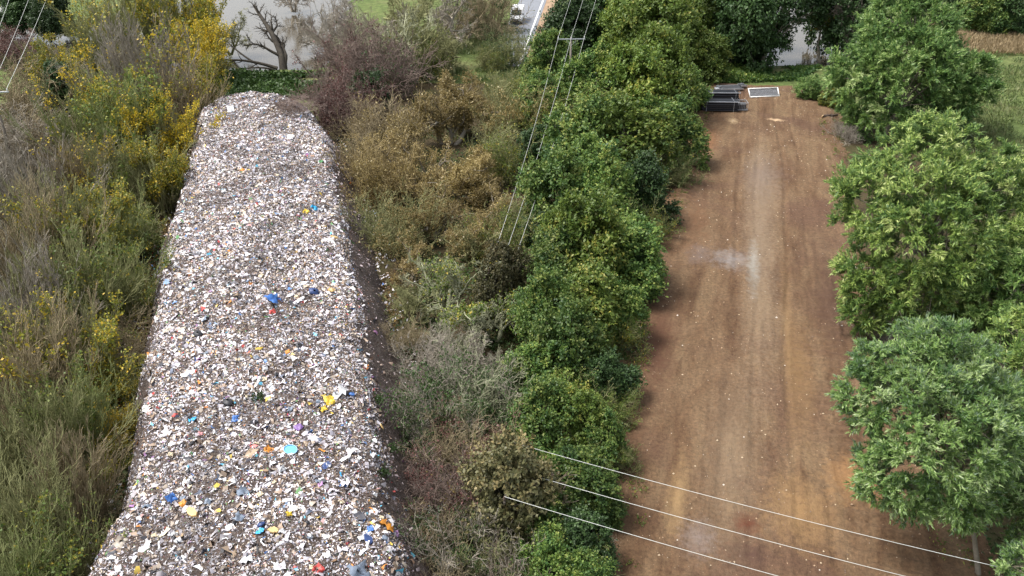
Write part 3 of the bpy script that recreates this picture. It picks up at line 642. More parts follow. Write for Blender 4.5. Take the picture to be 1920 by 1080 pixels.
# --- thicket between the heap and the bare strip
MID = [
 (610, 10, 62, 'ck', 'grey_twig', None, None, '!bare riverside tree leaning over the water at the photo top'), (690, 20, 100, 'ck', 'lichen_bark', None, None, 'big pale bare tree'), (775, 20, 95, 'ck', 'olive_twig', None, None, 'big olive bare tree'), (845, 55, 72, 'ck', 'olive_twig', None, None, 'bare tree beside the green meadow'), (905, 22, 40, 'tg', 'brown_twig', 'some', 'dark_leaf', 'dark bush above the green meadow'),
 (730, 75, 60, 'ck', 'grey_twig', None, None, 'grey bare tree before the pale one'), (921, 116, 20, 'tg', 'olive_twig', 'some', 'olive_leaf', '!small green bush on the meadow at the road end'), (952, 100, 28, 'tg', 'olive_twig', 'some', 'dark_leaf', 'mossy bush beside the road end'), (932, 66, 18, 'tg', 'brown_twig', 'some', 'dark_leaf', 'dark roadside bush'), (655, 75, 46, 'tg', 'grey_twig', None, None, 'grey leafless bush on the river bank'),
 (655, 125, 55, 'tg', 'purple_twig', 'few', 'red_leaf', 'purplish leafless bush'), (725, 135, 55, 'tg', 'purple_twig', 'few', 'dark_leaf', 'dull purple leafless bush'), (790, 110, 40, 'tg', 'olive_twig', 'some', 'olive_leaf', 'mossy green bush'), (625, 190, 38, 'tg', 'purple_twig', 'some', 'red_leaf', 'dark red-brown bush'), (665, 215, 42, 'tg', 'purple_twig', 'many', 'red_leaf', 'red-leaved bush'), (700, 190, 40, 'lf', None, None, 'deep_leaf', 'dark green bush'), (725, 250, 48, 'tg', 'brown_twig', 'some', 'ochre_leaf', 'brown bush with orange leaves'),
 (835, 165, 92, 'ck', 'ochre_twig', 'many', 'ochre_leaf', 'round tree crowned with straw-coloured leaves'), (775, 270, 74, 'ck', 'ochre_twig', 'some', 'ochre_leaf', 'ochre willow'), (875, 275, 82, 'ck', 'ochre_twig', 'many', 'ochre_leaf', 'large ochre willow'), (715, 335, 52, 'tg', 'ochre_twig', 'some', 'ochre_leaf', 'sprawling rusty bush'), (810, 375, 74, 'ck', 'ochre_twig', 'some', 'ochre_leaf', 'brown-orange willow'), (905, 395, 68, 'ck', 'ochre_twig', 'some', 'ochre_leaf', 'ochre willow by the green hedge'), (740, 430, 50, 'tg', 'olive_twig', 'some', 'ochre_leaf', 'olive and rust bush'),
 (835, 490, 84, 'ck', 'lichen_bark', 'few', 'olive_leaf', 'crooked bare tree with pale lichened limbs'), (925, 540, 92, 'ck', 'lichen_bark', 'few', 'olive_leaf', 'pale bare tree by the green hedge'), (765, 540, 58, 'ck', 'olive_twig', None, None, 'low olive bare tree'), (835, 610, 72, 'ck', 'lichen_bark', None, None, 'pale bare tree with drooping limbs'), (915, 660, 66, 'ck', 'grey_twig', None, None, 'grey bare tree'), (815, 690, 50, 'tg', 'grey_twig', None, None, 'pale grey bush'), (760, 640, 30, 'tg', 'brown_twig', None, None, 'small brown bush'),
 (905, 325, 50, 'ck', 'ochre_twig', 'some', 'ochre_leaf', 'straw-tipped tree'), (945, 300, 44, 'tg', 'olive_twig', 'some', 'olive_leaf', 'olive scrub at the hedge foot'), (950, 220, 44, 'tg', 'olive_twig', 'some', 'ochre_leaf', 'straw-coloured scrub'), (950, 172, 26, 'tg', 'olive_twig', 'some', 'olive_leaf', 'greenish scrub by the meadow'), (680, 300, 34, 'tg', 'brown_twig', 'few', 'ochre_leaf', 'brown scrub'), (770, 480, 48, 'ck', 'ochre_twig', 'few', 'ochre_leaf', 'low rusty tree'),
 (955, 440, 46, 'tg', 'olive_twig', 'some', 'olive_leaf', 'olive scrub in front of the hedge'), (880, 430, 60, 'ck', 'olive_twig', 'few', 'ochre_leaf', 'olive forked tree'),
 (885, 715, 62, 'ck', 'lichen_bark', None, None, 'pale forked bare tree'), (790, 760, 36, 'tg', 'grey_twig', None, None, 'grey low bush'), (870, 810, 50, 'ck', 'olive_twig', 'few', 'dark_leaf', 'olive forked tree'), (910, 905, 58, 'ck', 'purple_twig', None, None, 'red-brown forked tree'), (860, 1000, 56, 'ck', 'grey_twig', None, None, 'grey forked tree'), (935, 1020, 56, 'ck', 'brown_twig', None, None, 'brown forked tree'),
 (930, 935, 84, 'ck', 'grey_twig', 'few', 'dark_leaf', '!tall grey bare tree standing in front of the near pole'), (810, -5, 80, 'ck', 'grey_twig', None, None, '!grey bare tree behind the pale one at the photo top'), (735, -15, 84, 'ck', 'olive_twig', None, None, '!olive bare tree at the top edge right of the river'), (868, 8, 56, 'ck', 'brown_twig', None, None, '!brown bare tree at the top edge by the meadow'),
 (850, 760, 66, 'tg', 'grey_twig', 'many', 'dark_leaf', 'green-grey tangled bush'), (925, 770, 62, 'tg', 'lichen_bark', 'some', 'dark_leaf', 'olive tangled bush'), (815, 830, 44, 'tg', 'grey_twig', 'many', 'dark_leaf', 'dark brown low bush'), (880, 855, 62, 'tg', 'brown_twig', 'some', 'red_leaf', 'red-brown tangled bush'), (940, 880, 78, 'ck', 'grey_twig', None, None, 'grey-brown hedge-side bare tree'), (850, 930, 60, 'tg', 'purple_twig', 'some', 'red_leaf', 'reddish tangled bush'), (925, 960, 70, 'tg', 'purple_twig', 'few', 'ochre_leaf', 'rusty twiggy bush by the green hedge'),
 (825, 1010, 46, 'tg', 'brown_twig', 'some', 'dark_leaf', 'brown low bush'), (890, 1045, 68, 'tg', 'grey_twig', 'some', 'dark_leaf', 'brown tangled bush'), (950, 1075, 56, 'tg', 'olive_twig', 'some', 'dark_leaf', 'dark olive bush by the green hedge'), (840, 1110, 56, 'tg', 'brown_twig', None, None, 'brown bush cut by the photo bottom'), (920, 1160, 66, 'tg', 'purple_twig', None, None, 'purple-brown bush cut by the photo bottom')]
# --- green hedge along the left of the bare strip
HEDGE = [
 (1006, 124, 42, 'hedge_leaf', 'light green tree just below the road'), (1078, 62, 46, 'deep_leaf', 'dark green tree behind the pole'), (1130, 45, 52, 'deep_leaf', 'dark tree right of the wires'), (1190, 55, 62, 'maple_leaf', 'tree with a yellowing top'), (1245, 60, 66, 'maple_leaf', 'broad yellow-green tree'), (1300, 45, 56, 'maple_leaf', 'olive tree leaning to the river'), (1325, 108, 36, 'maple_leaf', 'small bush by the earth strip end'),
 (1000, 195, 52, 'hedge_leaf', 'green tree left of the wires'), (1100, 165, 58, 'hedge_leaf', 'green tree below the power pole'), (1180, 160, 70, 'maple_leaf', 'large light green tree'), (1245, 155, 62, 'maple_leaf', 'round yellow-green tree'), (1290, 160, 40, 'hedge_leaf', 'tree behind the black rolls'),
 (995, 290, 44, 'deep_leaf', 'dark dip tree'), (1090, 265, 70, 'hedge_leaf', 'mid green hedge tree'), (1175, 265, 70, 'maple_leaf', 'olive hedge tree'), (1250, 255, 50, 'hedge_leaf', 'dark green strip-side tree'),
 (1045, 370, 68, 'hedge_leaf', 'mid green hedge tree'), (1130, 365, 70, 'hedge_leaf', 'grey-green hedge tree'), (1205, 365, 55, 'deep_leaf', 'dark strip-side tree'), (1000, 440, 44, 'deep_leaf', 'dark tree under the wires'),
 (1020, 500, 60, 'hedge_leaf', 'light green hedge tree'), (1100, 470, 74, 'maple_leaf', 'yellow-green hedge tree'), (1175, 475, 62, 'hedge_leaf', 'bright green strip-side tree'), (1205, 520, 36, 'deep_leaf', 'low dark strip-side bush'),
 (1010, 600, 66, 'hedge_leaf', 'pale green hedge tree'), (1095, 575, 70, 'maple_leaf', 'olive-yellow hedge tree'), (1155, 590, 46, 'hedge_leaf', 'strip-side hedge tree'),
 (1000, 700, 62, 'hedge_leaf', 'deep green hedge tree'), (1075, 670, 66, 'hedge_leaf', 'fresh green hedge tree'), (1125, 710, 42, 'deep_leaf', 'dark strip-side bush'),
 (1010, 800, 66, 'hedge_leaf', 'mid green hedge tree'), (1085, 790, 60, 'maple_leaf', 'tree with orange-yellow top leaves'), (1140, 825, 40, 'hedge_leaf', 'tree reaching a branch over the strip'),
 (1000, 895, 60, 'hedge_leaf', 'dark hedge tree crossed by the wires'), (1075, 900, 62, 'hedge_leaf', 'mid green tree crossed by the wires'), (1115, 945, 42, 'hedge_leaf', 'fresh green bush crossed by the wires'),
 (1000, 990, 62, 'hedge_leaf', 'green hedge tree below the wires'), (1085, 1010, 56, 'deep_leaf', 'dark bush with bare grey twigs below the wires'), (1010, 1090, 66, 'hedge_leaf', 'hedge tree cut by the photo bottom'), (1095, 1090, 50, 'hedge_leaf', 'strip-side bush cut by the photo bottom')]
BACK = [
 (1372, 50, 66, 'deep_leaf', 'large black-green tree at the end of the earth strip'), (1402, 30, 48, 'deep_leaf', 'black-green tree left of the bright water gap'), (1345, 20, 50, 'deep_leaf', 'dark tree behind the olive hedge top'), (1600, 20, 60, 'deep_leaf', 'dark tree behind the farthest willow'),
 (1805, 10, 36, 'deep_leaf', 'dark hedge bush left above the dry grass'), (1850, 20, 40, 'hedge_leaf', 'green hedge bush above the dry grass'), (1905, 18, 42, 'deep_leaf', 'dark hedge bush in the top right corner'), (1960, 14, 44, 'deep_leaf', 'dark hedge bush past the right edge')]
SEEN_L = set()
def uniq(l):
    if '!' in l: l = l.split(' | ')[0].replace('!', '')
    if l in SEEN_L: print('LABEL TWICE:', l)
    if len(l.split()) > 16: print('LONG:', l)
    SEEN_L.add(l); return l
def side_left(cx, cy):
    e = np.interp(cy, [178, 290, 400, 560, 700, 900, 1080], [400, 358, 330, 305, 284, 248, 170])-cx
    return "on the heap's left flank" if e < 75 else ('on the left margin' if cx < 75 else 'inside the left thicket')
for k, (cx, cy, r, kd, tw, lv, lm, look) in enumerate(LEFT):
    lab = uniq(f'{look} | ' if look[0] == '!' else f'{look} {side_left(cx, cy)} {along(cy)}')
    if kd == 'lf': leafy(cx, cy, r, lm, lab, k, 'bush', 'evergreen_bush', 'shrubs left of the waste heap')
    else: bare(kd, cx, cy, r*1.16, tw, lv, lm, lab, k, 'shrub' if kd != 'ck' else 'tree', {'up': 'bare_shrub', 'tg': 'tangled_shrub', 'ck': 'bare_tree'}[kd], 'shrubs left of the waste heap')
def side_mid(cx, cy):
    e = cx-np.interp(cy, [190, 330, 480, 700, 850, 1080], [570, 622, 655, 700, 728, 768])
    return "on the heap's right flank" if e < 110 else 'between heap and hedge'
for k, (cx, cy, r, kd, tw, lv, lm, look) in enumerate(MID):
    lab = uniq(f'{look} | ' if look[0] == '!' else f'{look} {side_mid(cx, cy)} {along(cy)}' if 'cut by' not in look else look+' right of the heap')
    if kd == 'lf': leafy(cx, cy, r, lm, lab, k, 'bush', 'evergreen_bush', 'shrubs right of the waste heap')
    else: bare(kd, cx, cy, r*1.22, tw, lv, lm, lab, k, 'shrub' if kd != 'ck' else 'tree', {'up': 'bare_shrub', 'tg': 'tangled_shrub', 'ck': 'bare_tree'}[kd], 'shrubs right of the waste heap', 1.35 if kd == 'tg' else 1.0)
AL2 = [(130, 'near the river'), (225, 'level with the black rolls'), (310, 'beside the far part of the strip'), (420, 'beside the bucket marks'), (540, 'level with the grey stone patch'), (640, 'beside the strip middle'), (740, 'beside the nearer strip'), (860, 'just above the near wires'), (2000, '')]
for k, (cx, cy, r, lm, look) in enumerate(HEDGE):
    if cx < 1035: cx, r = cx+20, r*.9
    a = next(t for q_, t in AL2 if cy < q_)
    leafy(cx, cy, r*1.18, lm, uniq((f'{look} {a} in the green hedge' if 'hedge' not in look else f'{look} {a}').replace('  ', ' ').strip()), k, 'tree', 'hedge_tree', 'trees of the green hedge')
for k, (cx, cy, r, lm, look) in enumerate(BACK):
    leafy(cx, cy, r*1.06, lm, uniq(look), k, 'tree', 'dark_tree', 'dark trees at the back', 1.25 if k < 6 else .8)

FILL = [(1045, 300, 30), (1120, 310, 34), (1215, 312, 34), (1085, 418, 34), (1170, 425, 34), (1052, 540, 36), (1140, 530, 34), (1050, 640, 36), (1130, 640, 34), (1042, 742, 36), (1110, 740, 36), (1050, 850, 36), (1125, 870, 30), (1045, 950, 36), (1060, 1050, 36), (1150, 770, 24), (1260, 330, 24), (1215, 430, 26), (1140, 215, 34), (1215, 215, 34), (1050, 240, 34)]
for k, (cx, cy, r) in enumerate(FILL):
    a = next(t for q_, t in AL2 if cy < q_); lm = ('maple_leaf', 'hedge_leaf', 'olive_leaf')[k % 3]
    w_ = {'maple_leaf': 'ragged yellow-green shrub', 'hedge_leaf': 'ragged mid green shrub', 'olive_leaf': 'ragged shrub with yellowing leaves'}[lm]
    side = 'outer' if cx < 1060 else ('strip-side' if np.interp(cy, [200, 350, 500, 700, 1080], [1285, 1240, 1185, 1120, 1060])-cx < 50 else 'middle')
    bare('tg', cx, cy, r*1.4, 'olive_twig', 'many', lm, uniq(f'{w_} filling the {side} hedge {a or "at the photo bottom"}'), k, 'shrub', 'hedge_shrub', 'shrubs filling the green hedge', 1.3)
# --- willows: crown lobes measured round each tree, trunk and limbs of their own
def willow(base_px, D_px, lobes_px, label, seed, ncl, L=.62, W=.13, clr=1.25, nl=150, trunk_r=.3, style='willow', leafm='willow_leaf', name='willow_tree', group='willows along the bare strip'):
    """lobes (px, py, r px, depth offset in r) measured at the tree's own distance"""
    rng = np.random.default_rng(seed)
    b = at(*base_px); Dm = depth(b)+D_px
    lobes = []
    for px, py, r, dz in lobes_px:
        d = ray(px, py); rw = r*Dm/F; c = CAM+d*(Dm+dz*rw); lobes.append((*(c-b), rw, rw, rw*.95))
    v, q, t, pc = leaf_crown(rng, lobes, int(ncl*1.45), clr*.84, int(nl*(1.5 if style == 'willow' else 1.0)), L*(.60 if style == 'willow' else .66), W*(1.05 if style == 'willow' else .95), droop=-.14, style=style, low=.6)
    s = v[q[:, 0], 2] > .35; q = q[s]; t = t[s]
    tr = thing(name, uniq(label), 'tree', tuple(b), 0, group)
    top = np.mean([l[:3] for l in lobes], 0)+np.array([0, 0, lobes[0][3]*.3])
    obj('trunk', limbs_to(rng, (0, 0, -.3), top, pc, trunk_r, 46), M['grey_bark'], tr)
    obj('crown', make_mesh('crown', v, q, {'tint': ('FLOAT', t)}), M[leafm], tr)
willow((1652, 262), -1, [(1700, 70, 82, .2), (1625, 150, 66, 0), (1700, 150, 85, -.3), (1790, 155, 66, .1), (1650, 205, 50, -.3), (1760, 200, 55, 0), (1690, 25, 50, .2)], 'farthest willow with a leaning forked trunk, beside the green field', 301, 330, .85, .2, 1.9, 150, .42)
willow((1775, 640), -1, [(1740, 320, 100, .1), (1640, 385, 78, 0), (1740, 430, 110, -.5), (1840, 400, 100, .1), (1900, 330, 50, .4), (1620, 520, 50, 0), (1700, 540, 80, -.2), (1830, 520, 90, 0), (1730, 270, 45, .1), (1615, 590, 26, 0)], 'broad round willow with a straight grey trunk in the middle of the row', 302, 430, .62, .13, 1.25, 160, .34, leafm='yellow_willow_leaf')
willow((1838, 1085), -1.5, [(1760, 690, 95, .2), (1660, 745, 78, 0), (1760, 810, 115, -.4), (1850, 790, 95, .1), (1680, 880, 70, -.1), (1800, 895, 84, -.1), (1708, 925, 40, -.1), (1860, 890, 70, .3), (1640, 680, 34, 0)], 'nearest full willow with silvery leaves overhanging the earth strip', 303, 420, .42, .085, .85, 170, .17, leafm='silver_willow_leaf')
willow((1905, 690), -1, [(1890, 545, 66, 0), (1945, 580, 80, 0), (1850, 580, 40, -.2), (1900, 510, 40, 0)], 'willow at the right edge between the round willow and the near willow', 304, 120, .55, .115, 1.05, 150, .22)
willow((1955, 860), -1, [(1905, 670, 62, 0), (1960, 720, 90, 0), (1890, 740, 50, -.1), (1930, 620, 40, .2)], 'yellow-green willow at the right edge behind the near willow', 305, 130, .48, .10, .95, 150, .2, leafm='yellow_willow_leaf')
willow((2000, 1130), -1, [(1935, 930, 50, 0), (1985, 960, 80, 0), (1915, 890, 26, 0), (1960, 1030, 60, 0)], 'light willow cut by the right edge in front of the near willow', 306, 110, .36, .075, .7, 150, .14, leafm='silver_willow_leaf')
willow((1990, 1260), -1, [(1925, 1070, 40, 0), (1980, 1090, 70, 0)], 'small silvery willow in the bottom right corner', 307, 70, .32, .07, .6, 150, .12, leafm='silver_willow_leaf')

willow((1425, 128), 0, [(1468, 12, 46, .2), (1505, -2, 40, 0), (1430, 25, 48, -.1), (1440, 75, 30, 0), (1462, 92, 14, .1), (1410, 85, 40, 0)], 'dark tree whose crown hangs over the bright water gap', 308, 210, .6, .42, 1.7, 80, .45, 'broad', 'deep_leaf', 'dark_tree', 'dark trees at the back')
willow((1592, 128), 0, [(1560, 5, 42, .3), (1600, 10, 60, .4), (1590, 75, 40, .5), (1535, -5, 30, .2)], 'dark tree right of the bright water gap behind the pale trunk', 309, 200, .6, .42, 1.7, 80, .4, 'broad', 'deep_leaf', 'dark_tree', 'dark trees at the back')
# --- low shrubs and brush at the head of the bare strip
for cx, cy, r, lm, lab in ((1520, 162, 26, 'willow_leaf', 'grey-green low shrub at the far right corner of the earth strip'), (1555, 180, 20, 'olive_leaf', 'pale low shrub under the farthest willow')):
    leafy(cx, cy, r, lm, uniq(lab), 2, 'shrub', 'low_shrub', None, .75)
bare('tg', 1590, 240, 30, 'grey_twig', None, None, uniq('grey dead brush under the farthest willow'), 0, 'brush', 'dead_brush')
bare('tg', 1085, 1020, 44, 'grey_twig', None, None, uniq('bare grey twigs poking from the hedge below the wires'), 1, 'brush', 'dead_brush')
bare('tg', 1645, 610, 34, 'grey_twig', None, None, uniq('dry twigs under the round willow'), 1, 'brush', 'dead_brush')

# --- brush lying on the far top of the heap
p_, nrm = on_heap(552, 205)
t = thing('brush_pile', 'dark brown brush lying on the heap near its far right shoulder', 'brush', tuple(p_), .4); t.scale = (.9, .9, .3)
obj('stem', TG[0]['stems'], M['purple_twig'], t); obj('twigs', TG[0]['twigs'], M['purple_twig'], t)

# --- the dark tree leaning over the river, with a fallen limb
def river_tree():
    rng = np.random.default_rng(77); b = at(532, 131, -.2); D = depth(b)
    def P(px, py, dd=0): d = ray(px, py); return CAM+d*(D+dd)-b
    t = thing('leaning_tree', 'black leafless forked tree leaning over the bright river', 'tree', tuple(b))
    limbs = [([(532, 133, 0), (530, 116, 0), (526, 98, .3), (517, 78, .6), (508, 60, 1), (498, 44, 1.5), (487, 28, 2), (476, 10, 3)], .75), ([(534, 120, 0), (536, 105, .3), (530, 88, 1), (522, 72, 1.5), (512, 62, 2)], .42), ([(524, 104, 0), (508, 96, -.5), (492, 86, -1), (476, 82, -1.5), (455, 86, -2)], .3), ([(478, 84, -1.5), (468, 76, -1.8), (462, 66, -2)], .1), ([(510, 62, 1), (520, 48, 1.6), (516, 30, 2)], .24)]
    Ps = []
    v_, q_ = [], []
    for pts, r in limbs:
        A = np.array([P(*x) for x in pts]); k = len(A); s = np.linspace(0, k-1, 12)
        A = np.stack([np.interp(s, np.arange(k), A[:, j]) for j in range(3)], 1); Ps.append((A, np.linspace(r, r*.3, 12)))
    big = (np.array([a for a, _ in Ps]), np.array([r for _, r in Ps]))
    obj('trunk', make_mesh('trunk', *sweep_np(*big, 8), smooth=True), M['dark_bark'], t)
    b1 = grow(rng, big, 12, .2, .45, R(25), R(60), 5, up=.1, wig=.2, u0=.35, rmin=.05); b2 = grow(rng, b1, 8, .3, .6, R(25), R(60), 4, up=.05, wig=.2, rmin=.02)
    obj('twigs', make_mesh('twigs', *join([sweep_np(*b1, 3), sweep_np(*b2, 3)])), M['dark_bark'], t)
    t = thing('fallen_limb', 'long dark limb fallen from the leaning tree along the river edge', 'limb', tuple(b))
    lim = [([(520, 128, -1), (500, 122, -1.2), (480, 117, -1.5), (455, 113, -2), (425, 112, -2), (400, 113, -2)], .34), ([(478, 118, -1.5), (462, 108, -1), (446, 96, -.5), (432, 84, 0), (420, 72, .3)], .2), ([(515, 131, -1), (495, 127, -1.5), (470, 127, -2), (448, 130, -2)], .22)]
    Ps = []
    for pts, r in lim:
        A = np.array([P(*x) for x in pts]); k = len(A); s = np.linspace(0, k-1, 12)
        Ps.append((np.stack([np.interp(s, np.arange(k), A[:, j]) for j in range(3)], 1), np.linspace(r, r*.3, 12)))
    big = (np.array([a for a, _ in Ps]), np.array([r for _, r in Ps]))
    obj('limb', make_mesh('limb', *sweep_np(*big, 8), smooth=True), M['dark_bark'], t)
    b1 = grow(rng, big, 6, .12, .3, R(25), R(60), 4, up=.1, wig=.2, u0=.3, rmin=.03)
    obj('twigs', make_mesh('twigs', *sweep_np(*b1, 3)), M['dark_bark'], t)
river_tree()
# bare trunk beside the bright water gap on the right
def gap_tree(px, py, top, lab, seed, r, leaf):
    rng = np.random.default_rng(seed); b = at(px, py, -.1); D = depth(b)
    P = lambda x, y, dd=0: CAM+ray(x, y)*(D+dd)-b
    A = np.array([P(px, py), P(px-2, (py*2+top)/3), P(px+3, (py+2*top)/3), P(px-4, top)])
    s = np.linspace(0, 3, 10); A = np.stack([np.interp(s, np.arange(4), A[:, j]) for j in range(3)], 1)
    big = (A[None], np.linspace(r, r*.5, 10)[None]); b1 = grow(rng, big, 12, .2, .4, R(25), R(60), 6, up=.12, wig=.2, u0=.6, rmin=.05); b2 = grow(rng, b1, 7, .3, .6, R(25), R(60), 4, rmin=.03)
    t = thing('riverside_tree', lab, 'tree', tuple(b))
    obj('trunk', make_mesh('trunk', *join([sweep_np(*big, 9), sweep_np(*b1, 5)]), smooth=True), M['grey_bark'], t)
    obj('twigs', make_mesh('twigs', *sweep_np(*b2, 3)), M['dark_bark'], t)
    pts = b2[0].reshape(-1, 3); n_ = 6000 if r > .4 else 700; Pn = pts[rng.integers(0, len(pts), n_)]+rng.normal(size=(n_, 3))*.35
    obj('foliage', make_mesh('foliage', *leaf_quads(Pn, rdir(rng, n_), rdir(rng, n_), np.full(n_, .4), np.full(n_, .28)), {'tint': ('FLOAT', rng.uniform(0, 1, n_))}), M[leaf], t)
gap_tree(1566, 112, -40, uniq('tall pale-trunked tree just right of the bright water gap'), 91, .55, 'deep_leaf')
gap_tree(1536, 118, 20, uniq('thin dark tree standing in the bright water gap'), 92, .28, 'olive_leaf')

# ------------------------------------------------------------------ undergrowth, grass, litter
def quad_pts(rng, n, px4):
    c = [at(*p) for p in px4]; a, b_ = rng.uniform(0, 1, (2, n, 1))
    return c[0]*(1-a)*(1-b_)+c[1]*a*(1-b_)+c[2]*a*b_+c[3]*(1-a)*b_
def cover(name, mat, n, px4, seed, L, W, hmax, lump=.25, up=.0, thr=.3):
    rng = np.random.default_rng(seed); P = quad_pts(rng, n, px4)
    f = fbm(P[:, 0]*lump, P[:, 1]*lump, seed); s = f > np.quantile(f, thr); P, f = P[s], f[s]; n = len(P)
    P[:, 2] = .1+rng.uniform(0, 1, n)*hmax*np.clip((f-f.min())/(np.ptp(f)), .1, 1)
    D = rdir(rng, n)+np.array([0, 0, up]); N = rdir(rng, n)+np.array([0, 0, .8])
    v, q = leaf_quads(P, D, N, L*rng.uniform(.6, 1.4, n), W*rng.uniform(.6, 1.4, n))
    kind(obj(name, make_mesh(name, v, q, {'tint': ('FLOAT', np.clip(f+rng.normal(0, .2, n), 0, 1))}), M[mat]), 'stuff')
M['grass_blade'] = leaf_mat('grass_blade', [(0, (.06, .10, .028)), (.5, (.12, .17, .055)), (1, (.22, .22, .10))], trans=.2)
M['dry_blade'] = leaf_mat('dry_blade', [(0, (.26, .19, .10)), (1, (.46, .36, .21))], trans=.2)
M['litter'] = leaf_mat('litter', [(0, (.07, .04, .02)), (.5, (.16, .085, .03)), (1, (.38, .24, .05))], trans=.05)
cover('bramble_undergrowth', 'dark_leaf', 24000, [(-60, 1150), (260, 1150), (330, 240), (40, 240)], 501, .30, .22, 1.3)
cover('bramble_undergrowth', 'dark_leaf', 24000, [(760, 1150), (1010, 1150), (960, 240), (630, 240)], 502, .30, .22, 1.6)
cover('hedge_undergrowth', 'deep_leaf', 9000, [(985, 1150), (1110, 1150), (1280, 240), (970, 240)], 503, .32, .24, 1.4)
cover('willow_undergrowth', 'deep_leaf', 10000, [(1800, 1150), (2100, 1150), (1850, 260), (1620, 260)], 507, .34, .2, 1.0)
cover('riverbank_ivy', 'dark_leaf', 13000, [(380, 186), (640, 186), (640, 138), (380, 141)], 504, .55, .42, 1.1, .15, 0, .1)
cover('riverbank_nettles', 'hedge_leaf', 9000, [(1335, 158), (1500, 150), (1540, 126), (1335, 128)], 505, .5, .36, .9, .15, 0, .1)
cover('meadow_grass', 'grass_blade', 18000, [(800, 175), (985, 175), (990, 60), (830, 20)], 506, .75, .16, .2, .12, 1.4)
cover('meadow_grass', 'grass_blade', 26000, [(1770, 470), (2060, 470), (2010, 104), (1740, 104)], 508, .6, .12, .2, .12, 1.4, .25)
cover('dry_grass', 'dry_blade', 20000, [(1730, 104), (2020, 104), (2010, 48), (1730, 48)], 509, 1.1, .17, .4, .12, 1.8, .05)
cover('fallen_leaves', 'litter', 16000, [(150, 1080), (230, 1080), (420, 190), (340, 190)], 510, .22, .17, .08, .3, 0, .2)
cover('fallen_leaves', 'litter', 9000, [(740, 1080), (850, 1080), (700, 300), (640, 300)], 511, .22, .17, .08, .3, 0, .3)

def strays(n, seed):
    """rubbish blown or slid off the heap into the plants at its feet"""
    rng = np.random.default_rng(seed); vi = rng.integers(0, NV-20, n); left = rng.uniform(0, 1, n) < .45
    e = np.where(left[:, None], bl[vi], brr[vi]); o_ = np.where(left[:, None], -ax[vi], ax[vi])
    P = e+o_*(np.abs(rng.normal(0, 1.0, n))*1.1-.5)[:, None]+rng.normal(0, .3, (n, 3)); P[:, 2] = .25+rng.uniform(0, .3, n)
    L = rng.uniform(.1, .42, n); v, q = leaf_quads(P, rdir(rng, n), rdir(rng, n)*.7+np.array([0, 0, 1]), L, L*rng.uniform(.3, .9, n))
    cc = np.concatenate([pc_[rng.choice(len(PAL), n, p=pw)]*.9, np.ones((n, 1))], 1)
    kind(obj('scattered_litter', make_mesh('scattered_litter', v, q, {'col': ('FLOAT_COLOR', cc)}), M['scrap']), 'stuff')
strays(2600, 73)
def film(n, seed):
    """larger torn sheets and bags tangled into the waste, too many to pick apart"""
    rng = np.random.default_rng(seed); vi = rng.integers(0, NV-8, n); ui = rng.integers(11, 56, n); vs, qs, cs, b0 = [], [], [], 0
    cols = np.array([(.8, .79, .8), (.62, .6, .64), (.5, .44, .36), (.34, .25, .17), (.05, .05, .06), (.2, .2, .22), (.2, .3, .45)]); cp = [.2, .22, .16, .16, .13, .09, .04]
    x, y = np.meshgrid(np.linspace(-.5, .5, 4), np.linspace(-.5, .5, 4)); idx = np.arange(16).reshape(4, 4); q0 = np.stack([idx[:-1, :-1], idx[:-1, 1:], idx[1:, 1:], idx[1:, :-1]], -1).reshape(-1, 4)
    for i in range(n):
        L = .25+.6*rng.uniform()**3; W = L*rng.uniform(.3, .9); a = rng.uniform(0, 6.28); px_ = (x+rng.normal(0, .09, x.shape))*L; py_ = (y+rng.normal(0, .09, x.shape))*W; z = rng.normal(.06, .16, x.shape)*W
        v = np.stack([px_*math.cos(a)-py_*math.sin(a), px_*math.sin(a)+py_*math.cos(a), z], -1).reshape(-1, 3)+HG[vi[i], ui[i]]; vs.append(v); qs.append(q0+b0); b0 += 16
        cs.append(np.tile(np.append(cols[rng.choice(7, p=cp)]*rng.uniform(.75, 1.05), 1), (9, 1)))
    kind(obj('tangled_film', make_mesh('tangled_film', np.concatenate(vs), np.concatenate(qs), {'col': ('FLOAT_COLOR', np.concatenate(cs))}), M['scrap']), 'stuff')
film(650, 74)
def edge_weeds(n, seed):
    rng = np.random.default_rng(seed); vi = rng.integers(0, 500, n); side = rng.uniform(0, 1, n) < .5
    ui = np.where(side, rng.integers(3, 26, n), rng.integers(136, 157, n)); f = fbm(vi*.07, ui*.2, 12); s_ = f > .56; c = G[vi[s_], ui[s_]]; k = np.repeat(np.arange(len(c)), 14)
    P = c[k]+rng.normal(size=(len(k), 3))*np.array([.22, .22, .05])+np.array([0, 0, .08]); m_ = len(k)
    v, q = leaf_quads(P, rdir(rng, m_)+np.array([0, 0, .5]), rdir(rng, m_)+np.array([0, 0, .6]), rng.uniform(.12, .3, m_), rng.uniform(.05, .12, m_))
    kind(obj('edge_weeds', make_mesh('edge_weeds', v, q, {'tint': ('FLOAT', rng.uniform(0, .8, m_))}), M['olive_leaf']), 'stuff')
edge_weeds(1500, 75)
